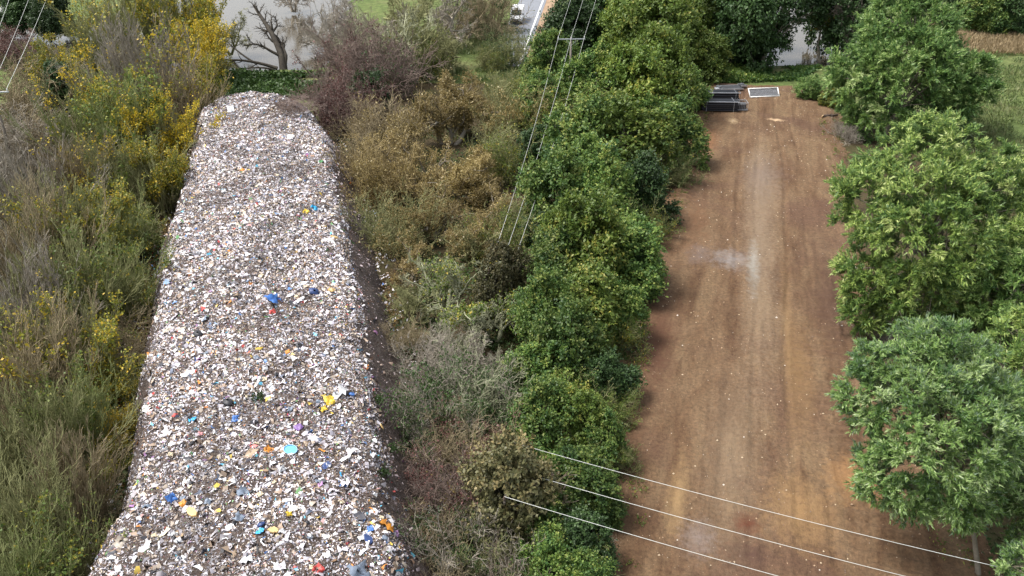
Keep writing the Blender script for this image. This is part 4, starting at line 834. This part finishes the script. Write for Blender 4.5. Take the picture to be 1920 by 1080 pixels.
# pale chips and stones on the bare strip
def chips(n, seed):
    rng = np.random.default_rng(seed); vi = rng.integers(0, 499, n); ui = rng.integers(5, 155, n)
    P = G[vi, ui]+rng.normal(size=(n, 3))*np.array([.1, .1, 0]); r = .02+.075*rng.uniform(0, 1, n)**5
    cl_ = fbm(P[:, 0]*.25, P[:, 1]*.25, 8); s = cl_ > .42; P, r = P[s], r[s]; n = len(P)
    o8 = np.array([[1, 0, 0], [0, 1, 0], [-1, 0, 0], [0, -1, 0], [0, 0, 1]], float)
    v = P[:, None]+o8[None]*r[:, None, None]*rng.uniform(.5, 1.3, (n, 5, 3))
    f = np.array([[0, 1, 4], [1, 2, 4], [2, 3, 4], [3, 0, 4]]); q = (np.arange(n)[:, None, None]*5+f[None]).reshape(-1, 3)
    cols = np.array([[.42, .33, .22, 1], [.5, .46, .40, 1], [.30, .20, .12, 1], [.12, .08, .06, 1], [.55, .52, .48, 1]])[rng.choice(5, n, p=[.38, .12, .28, .18, .04])]
    kind(obj('loose_stones', make_mesh('loose_stones', v, q, {'col': ('FLOAT_COLOR', np.repeat(cols, 4, 0))}), M['scrap']), 'stuff')
chips(5200, 601)

# ------------------------------------------------------------------ larger rubbish on the heap
def crumpled(seed, nx=7, ny=6, amp=.42):
    rng = np.random.default_rng(seed); x, y = np.meshgrid(np.linspace(-.5, .5, nx), np.linspace(-.5, .5, ny))
    z = rng.normal(0, amp, x.shape)*.5+.12; x = x+rng.normal(0, .05, x.shape); y = y+rng.normal(0, .06, y.shape)
    e = (np.abs(x) > .42) | (np.abs(y) > .42); z = np.where(e, z*.4-.02, z)
    idx = np.arange(nx*ny).reshape(ny, nx); q = np.stack([idx[:-1, :-1], idx[:-1, 1:], idx[1:, 1:], idx[1:, :-1]], -1).reshape(-1, 4)
    return make_mesh('crumpled_sheet', np.stack([x, y, z], -1), q)
def ribbon(seed):
    rng = np.random.default_rng(seed); n = 8; x = np.linspace(-.5, .5, n); y = np.cumsum(rng.normal(0, .06, n)); z = np.abs(np.cumsum(rng.normal(0, .05, n)))+.03; wv = rng.uniform(.06, .13, n)
    v = np.stack([np.stack([x, y-y.mean()+wv, z], 1), np.stack([x, y-y.mean()-wv, z+rng.normal(0, .04, n)], 1)], 1).reshape(-1, 3)
    return make_mesh('ribbon', v, [(2*i, 2*i+1, 2*i+3, 2*i+2) for i in range(n-1)])
def lump(seed, sq=.5):
    rng = np.random.default_rng(seed); nu, nv = 8, 5; v = []
    for j in range(nv):
        th = math.pi*(j+.35)/(nv-.3)
        for i in range(nu):
            a = 2*math.pi*i/nu; k = rng.uniform(.8, 1.2); v.append((.5*math.sin(th)*math.cos(a)*k, .42*math.sin(th)*math.sin(a)*k, .5*sq*math.cos(th)*k+.08))
    q = [(j*nu+i, j*nu+(i+1) % nu, (j+1)*nu+(i+1) % nu, (j+1)*nu+i) for j in range(nv-1) for i in range(nu)]
    q += [(0, 2*1, 4, 6)]
    return make_mesh('lump', v, q)
def slab(seed):
    rng = np.random.default_rng(seed); n = 7; v = []
    pr = [(.5*math.cos(a)*rng.uniform(.8, 1.1), .3*math.sin(a)*rng.uniform(.8, 1.1)) for a in np.linspace(0, 2*math.pi, n, endpoint=False)]
    b_ = MB(); b_.add([(x, y, .0) for x, y in pr]+[(x*.94, y*.94, .16) for x, y in pr], [(i, (i+1) % n, n+(i+1) % n, n+i) for i in range(n)]+[tuple(range(n, 2*n))])
    me = bpy.data.meshes.new('slab'); me.from_pydata(b_.v, [], b_.f); me.update(); return me
SH = {'sheet': [crumpled(s) for s in (1, 2, 3, 4)], 'ribbon': [ribbon(s) for s in (5, 6, 7)], 'lump': [lump(s) for s in (8, 9, 10)], 'slab': [slab(s) for s in (11, 12)]}
CM = {k: plain('plastic_'+k, tuple(x*.86 for x in c), .5, 0, .38, 2.2) for k, c in dict(white=(.78, .78, .79), grey=(.42, .43, .45), black=(.03, .03, .035), blue=(.05, .16, .46), sky=(.03, .36, .66), navy=(.03, .06, .18), orange=(.68, .27, .03), yellow=(.74, .52, .05), tan=(.62, .42, .17), red=(.5, .06, .05), green=(.06, .26, .08), cream=(.66, .56, .38), slate=(.16, .20, .26), brown=(.24, .14, .07), pink=(.62, .28, .30), purple=(.22, .12, .34)).items()}
drng = np.random.default_rng(9)
def debris(shape, colr, px, py, wpx, label, name, cat, group=None, asp=.7, lift=.1, i=None, tilt=.18, rz=None):
    p, nr = on_heap(px, py); s = wpx*depth(p)/F
    ms = SH[shape]; me = ms[(int(drng.integers(0, 99)) if i is None else i) % len(ms)]
    o = obj(name, me, CM[colr]); tag(o, label, cat, group)
    o.location = p+nr*(lift*.6+.02); q_ = (Vector(nr)+Vector(drng.normal(0, tilt, 3))).to_track_quat('Z', 'Y') @ Matrix.Rotation(drng.uniform(0, 6.28) if rz is None else rz, 3, 'Z').to_quaternion()
    o.rotation_mode = 'QUATERNION'; o.rotation_quaternion = q_; o.scale = (s, s*asp/.8, s*.75); return o
NAMED = [
 ('sheet', 'yellow', 618, 752, 22, 'crumpled yellow plastic lying beside a grey tarpaulin scrap', 'plastic_sheet', 'plastic'), ('sheet', 'yellow', 606, 768, 14, 'pale yellow plastic scrap just below the crumpled yellow plastic', 'plastic_sheet', 'plastic'),
 ('sheet', 'grey', 638, 740, 30, 'grey-blue tarpaulin scrap between yellow plastic and blue bag', 'tarpaulin_scrap', 'tarpaulin'), ('lump', 'blue', 660, 741, 13, 'bright blue bag right of the grey tarpaulin scrap', 'blue_bag', 'bag'),
 ('slab', 'tan', 363, 963, 34, 'tan foam block lying near the left foot of the heap', 'foam_block', 'foam'), ('sheet', 'blue', 322, 936, 22, 'crumpled blue sheet up and left of the tan foam block', 'plastic_sheet', 'plastic'), ('sheet', 'orange', 344, 945, 14, 'orange scrap right of the crumpled blue sheet', 'plastic_scrap', 'plastic'), ('slab', 'yellow', 411, 959, 14, 'small yellow scrap right of the tan foam block', 'plastic_scrap', 'plastic'),
 ('sheet', 'slate', 456, 924, 26, 'slate blue cloth bag in the nearer middle of the heap', 'cloth_bag', 'bag'), ('sheet', 'slate', 449, 972, 20, 'slate cloth below the slate blue bag', 'cloth_scrap', 'cloth'), ('lump', 'navy', 490, 985, 18, 'navy tub piece beside the tan board near the bottom', 'plastic_tub', 'tub'), ('sheet', 'sky', 489, 997, 14, 'light blue plastic just below the navy tub piece', 'plastic_scrap', 'plastic'),
 ('slab', 'tan', 514, 996, 26, 'tan board standing out beside the navy tub piece', 'board', 'board'), ('sheet', 'orange', 723, 988, 28, 'orange sheet on the lower right shoulder of the heap', 'plastic_sheet', 'plastic'), ('ribbon', 'orange', 698, 959, 18, 'rust orange strip above the orange sheet', 'plastic_strip', 'plastic'), ('sheet', 'blue', 695, 992, 13, 'small blue scrap left of the orange sheet', 'plastic_scrap', 'plastic'),
 ('sheet', 'orange', 502, 846, 18, 'orange plastic just left of the blue tub lid', 'plastic_scrap', 'plastic'), ('ribbon', 'orange', 603, 846, 16, 'orange strip right of the blue tub lid', 'plastic_strip', 'plastic'), ('ribbon', 'white', 655, 856, 44, 'long white strip right of the blue tub lid', 'plastic_strip', 'plastic'), ('sheet', 'navy', 613, 874, 18, 'navy scrap below the orange strip', 'plastic_scrap', 'plastic'), ('ribbon', 'sky', 638, 891, 14, 'light blue strip below the long white strip', 'plastic_strip', 'plastic'),
 ('sheet', 'red', 597, 1068, 20, 'red rag at the bottom of the photo', 'rag', 'rag'), ('sheet', 'slate', 672, 1074, 40, 'dark slate sheet at the bottom right of the heap', 'plastic_sheet', 'plastic'), ('sheet', 'white', 462, 1052, 22, 'large white card at the bottom of the heap', 'card_sheet', 'card'), ('sheet', 'white', 525, 1065, 22, 'white bag at the bottom between the card and the red rag', 'plastic_bag', 'bag'), ('ribbon', 'black', 484, 1030, 24, 'black tube piece above the white card', 'tube_piece', 'tube'),
 ('slab', 'tan', 627, 447, 20, 'tan board on the right shoulder at mid heap', 'board', 'board'), ('sheet', 'yellow', 574, 398, 11, 'yellow scrap in the farther middle of the heap', 'plastic_scrap', 'plastic'), ('sheet', 'sky', 590, 391, 14, 'light blue scrap beside the far yellow scrap', 'plastic_scrap', 'plastic'), ('sheet', 'green', 602, 304, 8, 'green scrap on the far right shoulder', 'plastic_scrap', 'plastic'), ('sheet', 'orange', 455, 320, 9, 'orange scrap on the far left of the heap', 'plastic_scrap', 'plastic'),
 ('sheet', 'blue', 512, 562, 26, 'blue sheet in the middle of the heap', 'plastic_sheet', 'plastic'), ('sheet', 'red', 511, 586, 12, 'red scrap just below the blue sheet', 'plastic_scrap', 'plastic'), ('lump', 'navy', 588, 549, 22, 'dark navy heap of cloth right of the blue sheet', 'cloth_pile', 'cloth'), ('sheet', 'tan', 622, 545, 15, 'orange-tan scrap right of the navy cloth', 'plastic_scrap', 'plastic'), ('sheet', 'purple', 560, 802, 16, 'purple scrap above the blue tub lid', 'plastic_scrap', 'plastic'),
 ('sheet', 'orange', 540, 661, 10, 'small orange scrap in the mid heap', 'plastic_scrap', 'plastic'), ('lump', 'black', 560, 650, 16, 'black bag in the mid heap', 'black_bag', 'bag'), ('lump', 'black', 372, 628, 22, 'black bag at the left of the mid heap', 'black_bag', 'bag'), ('lump', 'black', 428, 756, 24, 'black bag left of the green weed patch', 'black_bag', 'bag'), ('sheet', 'slate', 385, 601, 16, 'slate scrap above the left black bag', 'plastic_scrap', 'plastic'), ('sheet', 'red', 382, 580, 10, 'red scrap at the left of the mid heap', 'plastic_scrap', 'plastic'),
 ('sheet', 'sky', 362, 788, 14, 'teal scrap at the left of the nearer heap', 'plastic_scrap', 'plastic'), ('sheet', 'red', 328, 780, 9, 'red scrap near the left edge of the nearer heap', 'plastic_scrap', 'plastic'), ('sheet', 'blue', 442, 786, 14, 'blue scrap below the black bag', 'plastic_scrap', 'plastic'), ('sheet', 'pink', 376, 815, 10, 'pink scrap below the teal scrap', 'plastic_scrap', 'plastic'), ('sheet', 'yellow', 541, 965, 12, 'yellow scrap above the tan board', 'plastic_scrap', 'plastic'), ('slab', 'tan', 713, 800, 16, 'tan scrap on the right shoulder by the weeds', 'board', 'board'),
 ('lump', 'white', 205, 945, 22, 'white bag lying at the left foot of the heap', 'plastic_bag', 'bag'), ('sheet', 'white', 270, 690, 9, 'white scrap under the left shrubs', 'plastic_scrap', 'plastic'), ('sheet', 'white', 545, 258, 12, 'white scrap at the far end of the heap', 'plastic_scrap', 'plastic'), ('sheet', 'white', 433, 205, 14, 'white sheet on the far left shoulder', 'plastic_sheet', 'plastic'), ('ribbon', 'cream', 305, 1005, 34, 'cream stick leaning near the left foot', 'stick', 'stick'), ('ribbon', 'white', 170, 1065, 30, 'white strip at the bottom left foot', 'plastic_strip', 'plastic'), ('slab', 'navy', 690, 1015, 30, 'dark navy mat near the bottom right shoulder', 'mat', 'mat')]
MARKS = [(545, 848, 'blue tub lid'), (618, 752, 'crumpled yellow plastic'), (363, 963, 'tan foam block'), (456, 924, 'slate blue cloth bag'), (490, 985, 'navy tub piece'), (723, 988, 'orange sheet'), (597, 1068, 'red rag'), (462, 1052, 'large white card'), (627, 447, 'mid-heap tan board'), (574, 398, 'far yellow scrap'), (455, 320, 'far orange scrap'), (512, 562, 'mid-heap blue sheet'), (588, 549, 'navy cloth'), (560, 802, 'purple scrap'), (372, 628, 'left black bag'), (428, 756, 'middle black bag'), (362, 788, 'teal scrap'), (602, 304, 'far green scrap'), (433, 205, 'far white sheet'), (552, 205, 'brush pile'), (205, 945, 'left foot white bag'), (690, 1015, 'navy mat'), (672, 1074, 'dark slate sheet')]
def where(px, py, what):
    """which landmark on the heap a piece lies by, and on which side of it"""
    order = sorted(MARKS, key=lambda m_: (m_[0]-px)**2+(m_[1]-py)**2)
    for near in ('just', 'close', 'somewhat', 'well', 'far'):
      for mx, my, nm in order[:6]:
        d = math.hypot(px-mx, (py-my)*1.2); lim = {'just': (0, 45), 'close': (45, 90), 'somewhat': (90, 150), 'well': (150, 230), 'far': (230, 900)}[near]
        if not lim[0] <= d < lim[1]: continue
        a = math.degrees(math.atan2(my-py, px-mx)) % 360
        side = ['right of', 'above and right of', 'above', 'above and left of', 'left of', 'below and left of', 'below', 'below and right of'][int((a+22.5)//45) % 8]
        l = f"{what} {near if near != 'close' else 'a little'} {side} the {nm}"
        if l not in SEEN_L: return l
    return f'{what} among the shredded rubbish'
for sh, c_, px, py, wp, lab, nm, ct in NAMED: debris(sh, c_, px, py, wp, uniq(lab+' on the waste heap') if 'heap' not in lab else uniq(lab), nm, ct)
# blue tub lid: shallow oval dish with a rim
def tub_lid():
    p, nr = on_heap(545, 848); s = 27*depth(p)/F
    t = thing('tub_lid', 'bright blue oval plastic tub lid lying face up on the waste heap', 'tub lid', tuple(p+nr*.22)); t.rotation_mode = 'QUATERNION'
    t.rotation_quaternion = Vector((-.15, -.55, 1)).to_track_quat('Z', 'Y')
    n_ = 28; v, f = [], []
    prof = [(.0, .0), (.40, 0), (.45, .02), (.47, .045)]
    for rr, z in prof[1:]:
        v += [(s*rr*1.1*math.cos(a), s*rr*.72*math.sin(a), s*z) for a in np.linspace(0, 2*math.pi, n_, endpoint=False)]
    f = [tuple(range(n_))]+[(k*n_+i, k*n_+(i+1) % n_, (k+1)*n_+(i+1) % n_, (k+1)*n_+i) for k in range(2) for i in range(n_)]
    MB().add(v, f).build('dish', CM['sky'], t)
    a = np.linspace(0, 2*math.pi, n_+1); ring = np.stack([s*.5*np.cos(a), s*.33*np.sin(a), np.full(n_+1, s*.045)], 1)
    MB().tube(ring, s*.022, 6, False).build('rim', plain('pale_blue_rim', (.35, .62, .78), .4), t, True)
tub_lid()
GROUPS = [('sheet', 'white', 'torn white plastic sheet among the shredded rubbish', 'plastic_sheet', 'plastic', 62), ('ribbon', 'white', 'twisted white plastic strip among the shredded rubbish', 'plastic_strip', 'plastic', 44), ('lump', 'white', 'balled white bag among the shredded rubbish', 'plastic_bag', 'bag', 26),
          ('sheet', 'grey', 'crumpled grey sheet among the shredded rubbish', 'plastic_sheet', 'plastic', 30), ('lump', 'black', 'small black sack lump among the shredded rubbish', 'sack_lump', 'bag', 22), ('sheet', 'cream', 'cream cardboard scrap among the shredded rubbish', 'cardboard_scrap', 'cardboard', 24), ('sheet', 'slate', 'dark slate cloth scrap among the shredded rubbish', 'cloth_scrap', 'cloth', 16), ('slab', 'brown', 'brown wood fragment among the shredded rubbish', 'wood_fragment', 'wood', 14)]
for sh, c_, lab, nm, ct, cnt in GROUPS:
    for k in range(cnt):
        py = 190+890*drng.uniform(0, 1)**.6
        l_, r_ = np.interp(py, [178, 290, 400, 560, 700, 900, 1080], [430, 375, 350, 325, 305, 275, 200]), np.interp(py, [190, 330, 480, 700, 850, 1080], [545, 605, 640, 685, 710, 745])
        px = drng.uniform(l_, r_); z_ = (.35+.65*(py/1080))
        what = lab.split(' among')[0]; debris(sh, c_, px, py, drng.uniform(6, 15)*z_*(1.4 if sh == 'ribbon' else 1), uniq(where(px, py, what)), nm, ct, what+'s on the heap')
# weeds rooted on the heap
for cx, cy, lab in ((486, 747, 'green weed patch growing in the middle of the waste heap'), (707, 752, 'green weeds on the right shoulder of the waste heap'), (732, 845, 'lower green weeds on the right shoulder of the waste heap'), (717, 890, 'small green weed tuft near the lower right shoulder of the heap')):
    p, nr = on_heap(cx, cy); rng = np.random.default_rng(cx); n_ = 170
    P = rng.normal(size=(n_, 3))*np.array([.26, .26, .08])+np.array([0, 0, .14])
    o = obj('weed_tuft', make_mesh('weed_tuft', *leaf_quads(P, rdir(rng, n_)+np.array([0, 0, .5]), rdir(rng, n_)+np.array([0, 0, .6]), np.full(n_, .20), np.full(n_, .10)), {'tint': ('FLOAT', rng.uniform(0, .6, n_))}), M['dark_leaf'], None, tuple(p)); tag(o, uniq(lab), 'weeds')

# ------------------------------------------------------------------ things at the head of the bare strip
M['black_mesh'] = plain('black_mesh', (.016, .018, .024), .4, 0, .4, 3); M['steel'] = plain('steel', (.50, .52, .55), .45, .6, .12); M['dark_panel'] = plain('dark_panel', (.05, .052, .058), .5, 0, .3, 2)
M['wood_log'] = plain('wood_log', (.06, .04, .03), .9, 0, .4, 3); M['cut_wood'] = plain('cut_wood', (.55, .40, .22), .8, 0, .15)
LZ = .45
def black_roll(px, py, wpx, hgt, label, seed, rows):
    """stack of black mesh panels strapped flat: layered slabs with frames"""
    b = at(px, py, LZ); W = wpx*depth(b)/F; rng = np.random.default_rng(seed)
    t = thing('mesh_stack', label, 'panel stack', tuple(b), -.03, 'black stacks at the head of the strip')
    z = .06; k = 0
    while z < hgt:
        th = hgt/rows; y0 = rng.normal(0, .12); x0 = rng.normal(0, .16)
        MB().box((x0, y0, z+th*.40), (W*rng.uniform(.93, 1), 2.0, th*.8), rng.normal(0, .018)).build('panel', M['black_mesh'], t, False, th*.22)
        z += th; k += 1
    for sx in (-1, 1): MB().tube([(sx*W*.36, -1.08, .02), (sx*W*.36, -1.06, hgt+.1), (sx*W*.36, 1.06, hgt+.1), (sx*W*.36, 1.08, .02)], .03, 6).build('strap', M['steel'], t)
    for sx in (-1, 1): MB().tube([(sx*(W/2+.02), -.98, .1), (sx*(W/2+.02), -.98, hgt+.04), (sx*(W/2+.02), .98, hgt+.04), (sx*(W/2+.02), .98, .1)], .045, 6).build('end_frame', M['dark_panel'], t)
    MB().tube([(-W/2, -1.0, hgt+.03), (W/2, -1.0, hgt+.03)], .05, 6).build('edge_rail', M['steel'], t)
black_roll(1347, 206, 70, 1.5, 'nearer long stack of black mesh panels at the head of the earth strip', 1, 5)
black_roll(1354, 190, 60, 1.6, 'farther long stack of black mesh panels behind the nearer stack', 2, 5)
def cage(px, py):
    b = at(px, py, LZ); t = thing('wire_cage', 'small dark wire cage at the right end of the black stacks', 'cage', tuple(b), -.03); w_, d_, h_ = 1.5, 1.6, 1.15
    for sx in (-1, 1):
        for sy in (-1, 1): MB().tube([(sx*w_/2, sy*d_/2, 0), (sx*w_/2, sy*d_/2, h_)], .05, 6).build('post', M['steel'], t)
    for z in (.06, h_):
        MB().tube([(-w_/2, -d_/2, z), (w_/2, -d_/2, z), (w_/2, d_/2, z), (-w_/2, d_/2, z), (-w_/2, -d_/2, z)], .045, 6, False).build('rail', M['steel'], t)
    for k in range(1, 6):
        for sy in (-1, 1): MB().tube([(-w_/2+w_*k/6, sy*d_/2, .06), (-w_/2+w_*k/6, sy*d_/2, h_)], .018, 4).build('wire', M['steel'], t)
    MB().box((0, 0, .45), (w_*.8, d_*.8, .8)).build('contents', M['dark_panel'], t, False, .05)
cage(1390, 204)
def flat_panel(px, py, wpx, dep, label, mat, rz=0.0):
    b = at(px, py, LZ); W = wpx*depth(b)/F; t = thing('flat_panel', label, 'panel', tuple(b), rz)
    MB().box((0, 0, .12), (W, dep, .16)).build('board', M[mat], t, False, .03)
    for sy in (-1, 1): MB().box((0, sy*dep/2, .15), (W+.05, .09, .26)).build('edge_bar', M['steel'], t)
flat_panel(1368, 166, 44, 2.2, 'dark flat panel lying behind the black stacks', 'dark_panel', .15)
flat_panel(1347, 168, 12, 1.0, 'small pale board lying behind the black stacks', 'steel', .1)
flat_panel(1392, 161, 12, 1.2, 'small grey board left of the steel framed panel', 'dark_panel', .3)
def framed_panel():
    b = at(1434, 181, LZ); W = 57*depth(b)/F; Hh = 1.55; t = thing('fence_panel', 'dark mesh fence panel in a pale steel frame leaning low at the strip head', 'fence panel', tuple(b), .10)
    t.rotation_euler = (R(-48), 0, R(7))
    for z in (0, Hh): MB().tube([(-W/2, 0, z), (W/2, 0, z)], .085, 8).build('rail', M['white_paint'], t, True)
    for sx in (-1, 1): MB().tube([(sx*W/2, 0, -.05), (sx*W/2, 0, Hh+.05)], .085, 8).build('post', M['white_paint'], t, True)
    for k in range(1, 24): MB().tube([(-W/2+W*k/24, .02, 0), (-W/2+W*k/24, .02, Hh)], .014, 4).build('wire', M['steel'], t)
    for k in range(1, 8): MB().tube([(-W/2, .0, Hh*k/8), (W/2, .0, Hh*k/8)], .014, 4).build('wire', M['steel'], t)
    MB().box((0, .07, Hh/2), (W-.15, .03, Hh-.12)).build('backing_sheet', M['dark_panel'], t)
    # short stays that hold it up
    for sx in (-1, 1): MB().tube([(sx*W*.4, .1, Hh), (sx*W*.4, .95, Hh*.62-.6)], .04, 5).build('stay', M['steel'], t)
framed_panel()
def log(px, py, L, r, rz, label, name, cut):
    b = at(px, py, LZ-.1); t = thing(name, label, 'log', tuple(b), rz); rng = np.random.default_rng(int(px))
    x = np.linspace(-L/2, L/2, 8); pts = np.stack([x, rng.normal(0, .06, 8), r+rng.normal(0, .03, 8)], 1)
    MB().tube(pts, r*np.linspace(1, .75, 8), 10).build('trunk', M['wood_log'], t, True)
    MB().tube([(-L/2-.03, 0, r), (-L/2+.01, pts[0, 1], pts[0, 2])], r*.95, 10).build('cut_face', M['cut_wood'], t)
    for k in range(3): MB().tube([pts[2+k], pts[2+k]+np.array([.2, .4*(-1)**k, .5])], [.06, .02], 5).build('branch_stub', M['wood_log'], t)
log(1556, 219, 2.4, .22, .2, 'dark fallen log at the right edge of the far strip', 'fallen_log', True)
log(1578, 246, 1.2, .28, 1.9, 'short log with a pale cut end under the farthest willow', 'cut_log', True)

# ------------------------------------------------------------------ van on the far road
def van():
    b = np.array(at(970, 40, .56)); t = thing('white_van', 'white van driving on the far road beside the white edge line', 'van', tuple(b), math.atan2(-rd[0], rd[1]))
    t.scale = (1.3, 1.3, 1.3)
    paint = plain('van_paint', (.80, .81, .83), .3, 0, .03); glass = plain('van_glass', (.02, .025, .035), .08, 0, .2); rub = plain('tyre_rubber', (.02, .02, .022), .8)
    # nose towards the camera (-y); profile is (y, z)
    prof = [(-2.7, .38), (-2.74, .95), (-2.55, 1.15), (-1.75, 1.30), (-1.05, 2.15), (-.8, 2.28), (2.5, 2.30), (2.68, 2.15), (2.72, .38)]
    MB().prism(prof, -.98, .98).build('body', paint, t, False, .07)
    MB().add([(-.86, -1.72, 1.37), (.86, -1.72, 1.37), (.80, -1.11, 2.12), (-.80, -1.11, 2.12)], [(0, 1, 2, 3)]).build('windscreen', glass, t).location = (0, -.03, .02)
    for sx in (-1, 1):
        MB().add([(sx*.99, -1.45, 1.38), (sx*.99, -.3, 1.38), (sx*.99, -.3, 2.02), (sx*.99, -1.0, 2.02)], [(0, 1, 2, 3)]).build('side_window', glass, t)
        MB().box((sx*.70, -2.70, .92), (.38, .1, .22)).build('headlight', M['steel'], t, False, .03)
        MB().box((sx*1.08, -1.35, 1.45), (.2, .12, .28)).build('mirror', rub, t, False, .03)
        for y in (-1.75, 1.75):
            w_ = MB().tube([(sx*.72, y, .36), (sx*1.0, y, .36)], .36, 16).build('wheel', rub, t)
            MB().tube([(sx*.99, y, .36), (sx*1.02, y, .36)], .2, 12).build('rim', M['steel'], w_)
    MB().box((0, -2.76, .50), (1.9, .16, .30)).build('bumper', rub, t, False, .04)
    MB().box((0, -2.75, .82), (.9, .05, .2)).build('grille', rub, t)
van()
# ------------------------------------------------------------------ far parapet in the top left corner
def parapet():
    a, c = at(-6, 62, .2), at(26, -20, .2); d = c-a; L = np.linalg.norm(d)
    t = thing('bridge_parapet', 'grey parapet of the road bridge in the top left corner', 'parapet', tuple(a), math.atan2(d[1], d[0]))
    con = plain('concrete', (.30, .30, .29), .9, 0, .2, 1)
    MB().box((L/2, 0, .7), (L, .5, 1.5)).build('wall', con, t, False, .04); MB().box((L/2, 0, 1.54), (L, .7, .18)).build('coping', con, t, False, .03)
parapet()

# ------------------------------------------------------------------ power line
M['pole_wood'] = plain('pole_wood', (.22, .19, .16), .85, 0, .25, 3); M['wire'] = plain('wire', (.55, .56, .53), .5, .3, .05); M['ceramic'] = plain('ceramic', (.62, .63, .62), .3, 0, .1)
def pole(top, label, arm, ang, name='power_pole', armmat='steel'):
    """top: world point of the crossarm centre"""
    t = thing(name, label, 'power pole', (top[0], top[1], 0), ang)
    h = top[2]
    MB().tube([(0, 0, -.3), (0, 0, h*.5), (0, 0, h+.25)], [.20, .17, .13], 10).build('pole', M['pole_wood'], t, True)
    MB().box((0, -.18, h), (arm*2+.3, .14, .16)).build('crossarm', M[armmat], t, False, .02)
    for sx in (-1, 1): MB().tube([(sx*.9, -.16, h-.06), (0, -.16, h-1.0)], .03, 5).build('brace', M['steel'], t)
    P = []
    M4 = Matrix.Translation((top[0], top[1], 0)) @ Matrix.Rotation(ang, 4, 'Z')
    for sx in (-1, 0, 1):
        MB().tube([(sx*arm, -.18, h+.08), (sx*arm, -.18, h+.22), (sx*arm, -.18, h+.40)], [.05, .10, .06], 8).build('insulator', M['ceramic' if armmat == 'steel' else 'wood_log'], t)
        P.append(np.array(M4 @ Vector((sx*arm, -.18, h+.40))))
    return P
def wires(A, B, sag, labels, r=.026):
    for a, b, l in zip(A, B, labels):
        u = np.linspace(0, 1, 28)[:, None]; p = a*(1-u)+b*u; p[:, 2] -= (4*sag*u*(1-u))[:, 0]
        o = MB().tube(p, r, 5).build('overhead_wire', M['wire'], None, True); tag(o, l, 'wire', 'overhead power wires')
def up(px, py, z): return at(px, py, z)
PA = pole(up(1071, 73, 10.0), 'power pole with a pale crossarm standing above the green hedge', 2.0, .06)
# far end of the line, off the top of the frame, and the hidden angle pole inside the thicket
PF = [up(1088, -60, 15.5), up(1110, -60, 15.5), up(1134, -60, 15.5)]
PB = pole(up(938, 505, 5.2), 'angle pole standing inside the thicket beside the green hedge', 1.2, .5, 'angle_pole', 'dark_bark')
wires(PA, PF, .3, [f'{w_} wire of the line from the hedge pole up towards the far road' for w_ in ('left', 'middle', 'right')], .02)
wires(PA, PB, 1.2, [f'{w_} wire hanging from the hedge pole down along the green hedge' for w_ in ('left', 'middle', 'right')], .02)
# near span across the strip, between a pole in the thicket and one beyond the right edge
NA = pole(up(950, 888, 5.6), 'near pole standing in the thicket right of the heap', 2.4, math.pi/2-.12, 'power_pole', 'dark_bark')
NB = pole(up(1900, 1143, 5.2), 'pole behind the corner willow past the right edge', 2.4, math.pi/2-.12, 'power_pole', 'dark_bark')
wires(NA[::-1], NB[::-1], .25, ['farthest of the three near wires crossing the earth strip', 'middle one of the three near wires crossing the earth strip', 'nearest of the three near wires crossing the earth strip'], .016)
M['russet_leaf'] = leaf_mat('russet_leaf', [(0, (.045, .05, .02)), (.6, (.10, .095, .04)), (1, (.19, .15, .065))], trans=.2)
def cloak(tops, hz, r, label, i, nx=0):
    """creeper-laden thorn grown up round a pole"""
    c = np.mean(tops, 0); p = LF[i]; t = thing('thorn_tree', uniq(label), 'tree', (c[0]+nx, c[1], 0), 1.3)
    t.scale = (r/p['r'], r/p['r'], hz/p['h']); obj('trunk', p['trunk'], M['grey_bark'], t); obj('crown', p['crown'], M['russet_leaf'], t)
cloak(NA, 7.4, 3.2, 'dense brown-leaved thorn tree where the three near wires end', 1)
cloak(PB, 7.4, 2.5, 'dense brown-leaved thorn tree where the hedge pole wires end', 4)
# left pole, mostly outside the frame
PL = pole(up(-14, 172, 10.0), 'left power pole whose crossarm end shows at the left edge', 1.9, .05)
wires(PL, [up(30, -40, 9.5), up(68, -40, 9.5), up(102, -40, 9.5)], .3, [f'{w_} wire from the left pole over the river bend' for w_ in ('left', 'middle', 'right')])
